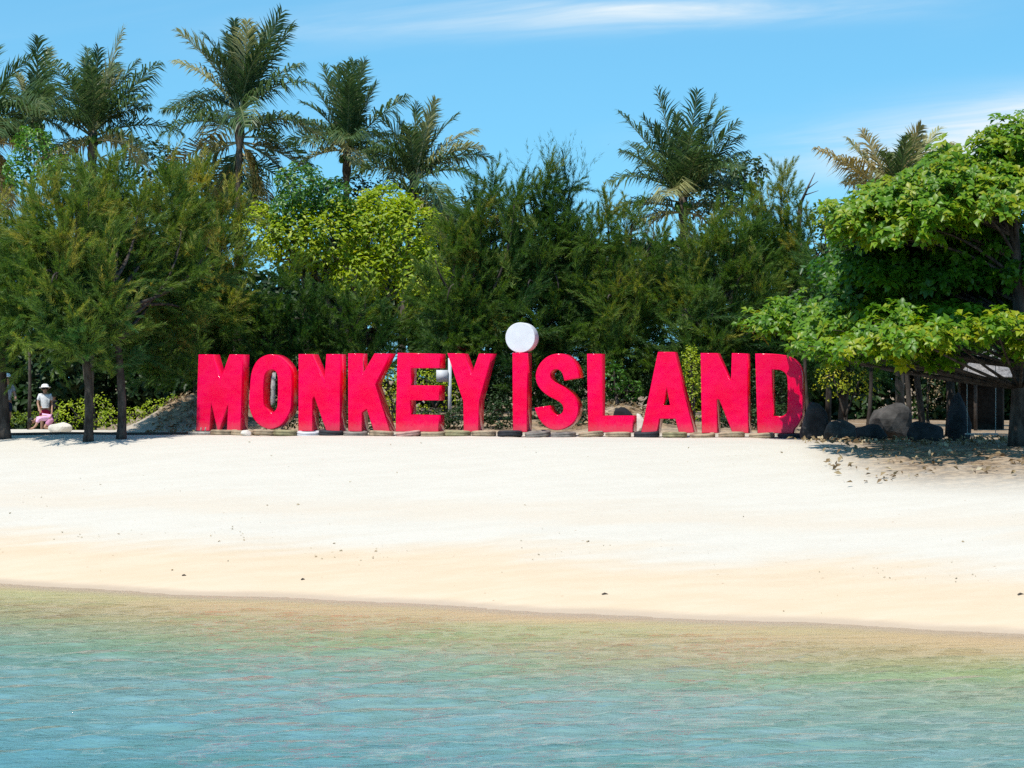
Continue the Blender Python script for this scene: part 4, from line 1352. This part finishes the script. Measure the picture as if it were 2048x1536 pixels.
# ------------------------------------------------------------------ boulders and stones
def rock(px, py_base, Z, w, h, d, label, mat, seed, cat='boulder', name='boulder', group=None, pointed=0.0):
    rng = np.random.default_rng(seed)
    bm = bmesh.new()
    bmesh.ops.create_icosphere(bm, subdivisions=3, radius=1.0)
    dirs = [Vector(unit(rng.normal(size=3)).tolist()) for _ in range(14)]
    cut = [rng.uniform(0.62, 0.95) for _ in dirs]
    for v in bm.verts:
        p = v.co.copy()
        for dd, c_ in zip(dirs, cut):
            k = p.dot(dd)
            if k > c_: p -= dd * (k - c_) * 0.9
        p += Vector((math.sin(p.y * 5 + seed), math.sin(p.z * 6 + seed), math.sin(p.x * 7))) * 0.03
        if pointed and p.z > 0:
            f = 1 - pointed * p.z
            p.x *= f; p.y *= f
        v.co = Vector((p.x * w / 2, p.y * d / 2, p.z * h * 0.62 + h * 0.30))
    me = bpy.data.meshes.new(name)
    bm.to_mesh(me); bm.free()
    me.materials.append(mat)
    o = bpy.data.objects.new(name, me)
    COL.objects.link(o)
    x = XW(px, Z)
    o.location = (x, Z, float(gz(x, Z)))
    o.rotation_euler = (0, 0, rng.uniform(-0.5, 0.5))
    tag(o, label, cat, group)
    return o


m_rock = plain('dark_rock', (0.035, 0.034, 0.036), 0.9, 0.2, 0.5, 3.0, 0.7, 9.0)
m_rock2 = plain('grey_rock', (0.065, 0.060, 0.056), 0.9, 0.2, 0.5, 3.0, 0.7, 9.0)
m_pale = plain('pale_stone', (0.62, 0.57, 0.50), 0.9, 0.2, 0.12, 3.0, 0.5, 9.0)
m_black = plain('black_stone', (0.018, 0.018, 0.022), 0.85, 0.2, 0.3, 3.0, 0.4, 9.0)
rock(1628, 0, 57.0, 0.72, 0.95, 0.7, 'dark boulder standing right beside the letter D', m_rock, 1, group='boulders under the broad-leaved tree')
rock(1680, 0, 56.6, 0.75, 0.52, 0.6, 'low cracked grey boulder between two dark boulders', m_rock2, 2, group='boulders under the broad-leaved tree')
rock(1782, 0, 57.5, 1.2, 0.98, 0.9, 'wide dark boulder with a pale top behind the trunks', m_rock2, 3, group='boulders under the broad-leaved tree')
rock(1740, 0, 55.4, 0.9, 0.45, 0.7, 'low dark boulder in front of the wide boulder', m_rock, 4, group='boulders under the broad-leaved tree')
rock(1915, 0, 56.0, 0.62, 1.15, 0.6, 'tall pointed dark boulder left of the swing', m_rock, 5, group='boulders under the broad-leaved tree', pointed=0.45)
rock(1850, 0, 54.8, 0.8, 0.55, 0.6, 'dark low boulder in shade left of the pointed boulder', m_rock, 6, group='boulders under the broad-leaved tree')
rock(1242, 0, 61.6, 0.62, 0.55, 0.5, 'black stone behind the foot of the letter L', m_black, 7, 'stone', 'stone')
rock(1278, 0, 61.3, 0.30, 0.50, 0.3, 'white stone leaning between the letters L and A', m_pale, 8, 'stone', 'stone', pointed=0.3)
rock(120, 0, 66.0, 0.62, 0.30, 0.4, 'smooth pale stone on the sand beside the kneeling person', m_pale, 9, 'stone', 'stone')
rock(492, 0, 60.9, 0.26, 0.16, 0.2, 'small pale stone between the feet of M and O', m_pale, 10, 'stone', 'stone')
rock(1550, 0, 60.2, 0.20, 0.30, 0.2, 'small white stone seen through the letter D', m_pale, 12, 'stone', 'stone')

# ------------------------------------------------------------------ thatched hut, swing, thin trunks at the right
hx, hZ = XW(1978, 68), 68.0
hz = float(gz(hx, hZ))
root = empty('thatched_hut', (hx, hZ, hz), R(10))
tag(root, 'small hut with a grey thatched roof under the broad-leaved tree', 'hut')
m_thatch = plain('grey_thatch', (0.27, 0.25, 0.24), 0.95, 0.1, 0.35, 14.0, 0.9, 40.0)
eave = CAMZ - (752 - HOR) * 68 / F - hz
ridge = CAMZ - (700 - HOR) * 68 / F - hz
for k in range(4):                                       # four roof slopes of layered thatch
    g = Geo()
    a0 = k * math.pi / 2
    lay = 5
    for j in range(lay):
        f0, f1 = j / lay, (j + 1.25) / lay
        hw = 0.78
        def rim(f, off):
            hh = eave + (ridge - eave) * (1 - min(f, 1)) + off - max(0, f - 1) * 0.2
            w = hw * f + 0.05
            return [(-w, -w, hh), (w, -w, hh)]
        a, b = rim(f0, 0.03); c_, d = rim(f1, 0.0)
        v = np.array([a, b, d, c_, *[(q[0], q[1], q[2] - 0.04) for q in (a, b, d, c_)]])
        ca, sa = math.cos(a0), math.sin(a0)
        v = np.stack([v[:, 0] * ca - v[:, 1] * sa, v[:, 0] * sa + v[:, 1] * ca, v[:, 2] + 0.002 * k], -1)
        g.add(v, None, [(0, 3, 2, 1), (4, 5, 6, 7), (3, 7, 6, 2), (0, 4, 7, 3), (1, 2, 6, 5), (0, 1, 5, 4)])
    g.obj('roof_slope', m_thatch, root)
for sx in (-0.6, 0.6):
    for sy in (-0.6, 0.6):
        g = Geo(); g.tube([np.array([sx, sy, -0.2]), np.array([sx, sy, eave + 0.1])], 0.05, 7); g.obj('post', m_darkwood, root, True)
g = Geo(); g.box((0, 0.55, eave * 0.5), (1.15, 0.05, eave)); g.obj('wall', plain('shade_dark_wood', (0.022, 0.018, 0.015), 0.9, 0.15, 0.4, 12.0, 0.5), root)  # wall wood darkened to stand for the shade under the roof

sx_, sZ = XW(1963, 52.5), 52.5
sg = float(gz(sx_, sZ))
root = empty('rope_swing', (sx_, sZ, sg))
tag(root, 'plank swing on two pale ropes hanging from the low branch', 'swing')
m_rope = plain('grey_rope', (0.36, 0.40, 0.38), 0.8, 0.2, 0.15, 30.0)
seat_h = CAMZ - (868 - HOR) * 52.5 / F - sg
top_h = CAMZ - (700 - HOR) * 52.5 / F - sg
g = Geo(); g.box((0, 0, max(seat_h, 0.18)), (0.66, 0.18, 0.03)); g.obj('seat', m_rope, root)
for q in (-0.29, 0.29):
    g = Geo(); g.tube([np.array([q, 0, max(seat_h, 0.18)]), np.array([q * 1.02, 0.01, top_h * 0.5]), np.array([q, 0, top_h])], 0.008, 5); g.obj('rope', m_rope, root, True)

for i, (px, Z, top, r, lab) in enumerate([(1732, 59, 640, 0.055, 'thin dark trunk left of the wide boulder'), (1808, 58.5, 620, 0.07, 'thin dark trunk leaning over the wide boulder'),
                                          (1838, 59.5, 640, 0.09, 'thicker dark trunk right of the wide boulder'), (1620, 61, 600, 0.05, 'slim dark trunk rising behind the letter D')]):
    x = XW(px, Z); z = float(gz(x, Z))
    root = empty('young_tree', (x, Z, z))
    tag(root, lab, 'tree', 'thin trunks under the broad-leaved tree')
    H = CAMZ - (top - HOR) * Z / F - z
    q = np.linspace(0, 1, 8)
    g = Geo(); g.tube(np.stack([0.12 * np.sin(q * 3 + i), 0 * q, H * q - 0.1 * (1 - q)], -1), np.linspace(r, r * 0.6, 8), 8)
    g.obj('trunk', M_BARK, root, True)
    rr = np.random.default_rng(300 + i)
    C, Nn, sz, T = lobe_leaves(rr, [(np.array([0.1, 0, H]), 0.7, 0.6, 0.35)], 60, 0.14, 0.5, 0.5, 0.3, 0.3)
    v, f, tt = leaves(rr, C, Nn, sz, T)
    link('crown', np_mesh('crown', v, f, {'tint': tt}), root, [M_DARK])


# ------------------------------------------------------------------ people at the left
m_skin = plain('skin', (0.42, 0.24, 0.16), 0.6, 0.3, 0.08, 20.0)
m_hair = plain('black_hair', (0.012, 0.010, 0.010), 0.6, 0.3, 0.2, 40.0)
def cloth(name, col): return plain(name, col, 0.85, 0.1, 0.10, 18.0, 0.3, 25.0)


def skin_body(name, pts, edges, radii, root_i, parent, mat):
    bm = bmesh.new()
    lay = bm.verts.layers.skin.verify()
    vs = []
    for i, p in enumerate(pts):
        v = bm.verts.new(p)
        r = radii[i]
        v[lay].radius = (r, r) if not isinstance(r, tuple) else r
        v[lay].use_root = (i == root_i)
        vs.append(v)
    for a, b in edges:
        bm.edges.new((vs[a], vs[b]))
    me = bpy.data.meshes.new(name)
    bm.to_mesh(me); bm.free()
    tmp = bpy.data.objects.new('tmp', me)
    COL.objects.link(tmp)
    tmp.modifiers.new('skin', 'SKIN').use_smooth_shade = True
    ss = tmp.modifiers.new('sub', 'SUBSURF'); ss.levels = 2; ss.render_levels = 2
    bpy.context.view_layer.update()
    out = bpy.data.meshes.new_from_object(tmp.evaluated_get(bpy.context.evaluated_depsgraph_get()))
    bpy.data.objects.remove(tmp)
    out.name = name
    out.materials.clear()
    return link(name, out, parent, [mat])


def person(px, Z, label, pose, shirt, lower, hat=None, rz=0.0, hair=True, scale=1.0, dz=0.0):
    x = XW(px, Z)
    root = empty('person', (x, Z, float(gz(x, Z)) + dz), rz)
    root.scale = (scale,) * 3
    tag(root, label, 'person')
    P = {k: Vector(v) for k, v in pose.items()}
    names, edges, rad = [], [], []

    def add(n, r, par=None):
        names.append(n); rad.append(r)
        if par is not None: edges.append((names.index(par), len(names) - 1))
    add('pelvis', 0.125); add('belly', 0.115, 'pelvis'); add('chest', 0.135, 'belly'); add('neck', 0.05, 'chest'); add('chin', 0.072, 'neck'); add('head', 0.098, 'chin'); add('crown', 0.075, 'head')
    for s in 'LR':
        add('sh' + s, 0.062, 'chest'); add('el' + s, 0.043, 'sh' + s); add('wr' + s, 0.030, 'el' + s); add('pm' + s, (0.032, 0.02), 'wr' + s)
        a, b = P['wr' + s], P['pm' + s]
        d = (b - a).normalized(); sd = d.cross(Vector((0, 1, 0.2))).normalized()
        for k, (o_, l_) in enumerate(((-0.026, 0.065), (-0.009, 0.078), (0.009, 0.072), (0.026, 0.055))):
            P['f%s%d' % (s, k)] = b + d * 0.028 + sd * o_
            P['g%s%d' % (s, k)] = b + d * l_ + sd * o_ * 1.15 + Vector((0, -0.012, 0))
            add('f%s%d' % (s, k), 0.009, 'pm' + s); add('g%s%d' % (s, k), 0.007, 'f%s%d' % (s, k))
        P['t' + s] = a + d * 0.05 + sd * -0.055
        add('t' + s, 0.010, 'wr' + s)
        add('hp' + s, 0.092, 'pelvis'); add('kn' + s, 0.06, 'hp' + s); add('an' + s, 0.040, 'kn' + s); add('ht' + s, 0.034, 'an' + s)
    skin_body('body', [P[n] for n in names], edges, rad, 0, root, m_skin)

    def garment(name, chain, links, radii, mat, r_i=0):
        skin_body(name, [P[n] if isinstance(n, str) else n for n in chain], links, radii, r_i, root, mat)
    mid = lambda a, b, f: P[a] + (P[b] - P[a]) * f
    garment('shirt', [mid('pelvis', 'belly', 0.2), 'belly', 'chest', mid('chest', 'neck', 0.55), 'shL', mid('shL', 'elL', 0.7), 'shR', mid('shR', 'elR', 0.7)],
            [(0, 1), (1, 2), (2, 3), (2, 4), (4, 5), (2, 6), (6, 7)], [0.15, 0.14, 0.16, 0.07, 0.082, 0.066, 0.082, 0.066], shirt, 1)
    garment('shorts', [mid('pelvis', 'belly', 0.25), 'pelvis', 'hpL', mid('hpL', 'knL', 0.7), 'hpR', mid('hpR', 'knR', 0.7)],
            [(0, 1), (1, 2), (2, 3), (1, 4), (4, 5)], [0.145, 0.15, 0.115, 0.092, 0.115, 0.092], lower, 1)
    hd, cr = P['head'], P['crown']
    upv = (cr - P['chin']).normalized()
    q = upv.to_track_quat('Z', 'Y').to_matrix()
    face = Vector(pose.get('face', (0, -1, 0))).normalized()
    face = (face - upv * face.dot(upv)).normalized()
    sd = face.cross(upv)
    g = Geo()
    for k in (-1, 1):                                    # eyes
        e = hd + face * 0.095 + sd * 0.034 * k
        g.box(tuple(e), (0.022, 0.012, 0.012))
    g.obj('eyes', m_hair, root)
    g = Geo()
    g.tube([np.array(hd + face * 0.09 + upv * 0.005), np.array(hd + face * 0.118 - upv * 0.03)], [0.010, 0.016], 6)
    g.obj('nose', m_skin, root, True)
    g = Geo()
    for k in (-1, 1):
        g.tube([np.array(hd + sd * 0.095 * k + upv * 0.02), np.array(hd + sd * 0.102 * k - upv * 0.035)], [0.016, 0.012], 6)
    g.obj('ears', m_skin, root, True)
    g = Geo(); g.box(tuple(hd + face * 0.088 - upv * 0.058), (0.045, 0.012, 0.009)); g.obj('mouth', plain('lips', (0.30, 0.10, 0.08)), root)
    if hair:
        g = Geo()
        th = np.linspace(0.05, np.pi * 0.62, 8)
        c_ = np.array(hd + upv * 0.02 - face * 0.022)
        g.tube([c_ + np.array(upv) * 0.112 * math.cos(a) for a in th], 0.112 * np.sin(th), 14)
        g.obj('hair', m_hair, root, True)
    if hat:
        g = Geo()
        c_ = np.array(hd + upv * 0.045)
        u = np.array(upv)
        rows = [(0.0, 0.195), (0.012, 0.19), (0.022, 0.125), (0.06, 0.122), (0.10, 0.105), (0.125, 0.06), (0.13, 0.004)]
        g.tube([c_ + u * h for h, r in rows], [r for h, r in rows], 18)
        g.obj('hat', hat, root, True)
    return root


STAND = dict(pelvis=(0, 0, 0.92), belly=(0, 0.0, 1.08), chest=(0, 0.01, 1.28), neck=(0, 0.01, 1.43), chin=(0, -0.02, 1.50), head=(0, -0.015, 1.57), crown=(0, -0.005, 1.63),
             shL=(-0.17, 0.01, 1.36), elL=(-0.24, 0.0, 1.10), wrL=(-0.20, -0.14, 0.90), pmL=(-0.18, -0.19, 0.84), shR=(0.17, 0.01, 1.36), elR=(0.23, 0.03, 1.10), wrR=(0.22, -0.08, 0.87), pmR=(0.21, -0.11, 0.80),
             hpL=(-0.09, 0, 0.86), knL=(-0.10, -0.03, 0.47), anL=(-0.11, 0.02, 0.08), htL=(-0.12, -0.12, 0.035), hpR=(0.09, 0, 0.86), knR=(0.11, -0.01, 0.47), anR=(0.12, 0.05, 0.08), htR=(0.14, -0.09, 0.035))
WALK = dict(STAND, knL=(-0.09, -0.16, 0.49), anL=(-0.10, -0.20, 0.08), htL=(-0.10, -0.34, 0.035), knR=(0.10, 0.05, 0.47), anR=(0.10, 0.26, 0.10), htR=(0.10, 0.16, 0.035), elL=(-0.22, 0.10, 1.11), wrL=(-0.22, 0.02, 0.88), pmL=(-0.22, -0.02, 0.81), elR=(0.24, -0.05, 1.11), wrR=(0.20, -0.24, 1.0), pmR=(0.18, -0.30, 0.98))
KNEEL = dict(pelvis=(0.24, 0, 0.40), belly=(0.10, 0, 0.46), chest=(-0.12, 0, 0.44), neck=(-0.26, 0, 0.36), chin=(-0.33, -0.01, 0.29), head=(-0.38, -0.01, 0.30), crown=(-0.44, 0, 0.32), face=(-0.4, -0.2, -1),
             shL=(-0.17, -0.16, 0.38), elL=(-0.24, -0.20, 0.18), wrL=(-0.36, -0.18, 0.05), pmL=(-0.42, -0.16, 0.035), shR=(-0.17, 0.16, 0.38), elR=(-0.24, 0.20, 0.18), wrR=(-0.36, 0.18, 0.05), pmR=(-0.42, 0.16, 0.035),
             hpL=(0.24, -0.09, 0.34), knL=(0.02, -0.12, 0.08), anL=(0.38, -0.12, 0.06), htL=(0.48, -0.12, 0.04), hpR=(0.24, 0.09, 0.34), knR=(0.02, 0.12, 0.08), anR=(0.38, 0.12, 0.06), htR=(0.48, 0.12, 0.04))
m_hat = plain('white_hat', (0.78, 0.77, 0.76), 0.8, 0.1, 0.04, 10.0)
person(90, 80, 'person in white hat, white top and red shorts standing behind the kneeling person', STAND, cloth('white_top', (0.70, 0.70, 0.70)), cloth('red_shorts', (0.40, 0.02, 0.07)), m_hat, 0.3, True, 0.95)
person(87, 69, 'person in a pink shirt kneeling bent forward on the sand', KNEEL, cloth('pink_shirt', (0.72, 0.42, 0.62)), cloth('pink_shorts', (0.55, 0.25, 0.40)), None, 0.2, True, 0.80)
person(108, 84, 'person in dark clothes beside the one in red shorts', STAND, cloth('black_top', (0.02, 0.02, 0.024)), cloth('dark_shorts', (0.03, 0.03, 0.04)), None, -0.5, True, 0.9)
person(124, 90, 'person in white hat and blue shirt farthest back behind the low shrub', WALK, cloth('blue_shirt', (0.10, 0.28, 0.55)), cloth('blue_shorts', (0.08, 0.14, 0.28)), m_hat, 0.8, True, 1.02)
person(13, 76, 'person in white hat and grey clothes by the trunk at the left edge', WALK, cloth('grey_top', (0.30, 0.32, 0.36)), cloth('navy_shorts', (0.02, 0.03, 0.07)), m_hat, 0.5, True, 1.02)


# ------------------------------------------------------------------ litter on the beach
def litter():
    rng = np.random.default_rng(8)
    n = 900
    px = rng.uniform(1130, 1320, n // 3); Zr = rng.uniform(62, 66, n // 3)
    x = [XW(px, Zr), rng.uniform(-9.0, -7.3, n // 3), rng.uniform(6.6, 11.5, n // 3), rng.uniform(6.0, 11.5, 500)]
    y = [Zr, rng.uniform(62.5, 66, n // 3), rng.uniform(52, 60, n // 3), rng.uniform(46.5, 56, 500)]
    x, y = np.concatenate(x), np.concatenate(y)
    C = np.stack([x, y, gz(x, y) + rng.uniform(0.01, 0.10, len(x))], -1)
    v, f, tt = leaves(rng, C, np.array([0, -0.2, 1.0]) + rng.normal(0, 0.6, (len(x), 3)), 0.125 * (0.5 + 0.9 * rng.random(len(x))), rng.random(len(x)) ** 1.7, 0.5)
    o = link('dry_leaf_litter', np_mesh('dry_leaf_litter', v, f, {'tint': tt}), None, [M_DRYLEAF])
    tag(o, 'dry brown fallen leaves on the bank and sand', 'leaf litter', kind='stuff')


litter()


def debris():
    """small bits of weed, leaf and shell left on the sand, thicker along an old tide line"""
    rng = np.random.default_rng(14)
    x = rng.uniform(-11, 11, 1500)
    sh = np.where(rng.random(1500) < 0.45, 3.4 + 0.5 * np.sin(x * 0.8) + rng.normal(0, 0.35, 1500), rng.uniform(0.6, 15, 1500) ** 1.0)
    y = 43.75 + (sh - 0.479 * (x + 8.8)) / 0.8777
    k = rng.random(1500) < 0.08 + 0.22 * (np.sin(x * 1.7) * np.sin(y * 0.9) > 0.1)
    x, y = x[k], y[k]
    C = np.stack([x, y, gz(x, y) + 0.012], -1)
    v, f, tt = leaves(rng, C, np.array([0, 0, 1.0]) + rng.normal(0, 0.35, (len(x), 3)), 0.02 + 0.065 * rng.random(len(x)) ** 3, 0.35 + 0.65 * rng.random(len(x)), 0.5)
    o = link('beach_debris', np_mesh('beach_debris', v, f, {'tint': tt}), None, [M_DRYLEAF])
    tag(o, 'tiny bits of weed, leaf and shell scattered on the sand', 'debris', kind='stuff')


debris()
for i, (px, Z, ln, lab) in enumerate([(368, 43.0, 0.10, 'small dark bit of driftwood at the water line on the left'), (1210, 39.3, 0.14, 'small dark bit of driftwood at the water line in the middle'), (2042, 37.2, 0.16, 'dark twig on the damp sand at the right edge'),
                                      (606, 42.2, 0.10, 'tiny dark twig in the shallows left of the middle')]):
    x = XW(px, Z)
    z = max(float(gz(x, Z)), 0.0)
    g = Geo(); g.tube([np.array([-ln / 2, 0, 0.012]), np.array([0, 0.02, 0.028]), np.array([ln / 2, 0.0, 0.01])], [0.012, 0.022, 0.008], 6)
    o = g.obj('driftwood', m_darkwood, None, True)
    o.location = (x, Z, z)
    o.rotation_euler = (0, 0, 0.2 * i)
    o.scale = (0.7, 0.7, 0.7)
    tag(o, lab, 'driftwood', 'bits of driftwood by the water')
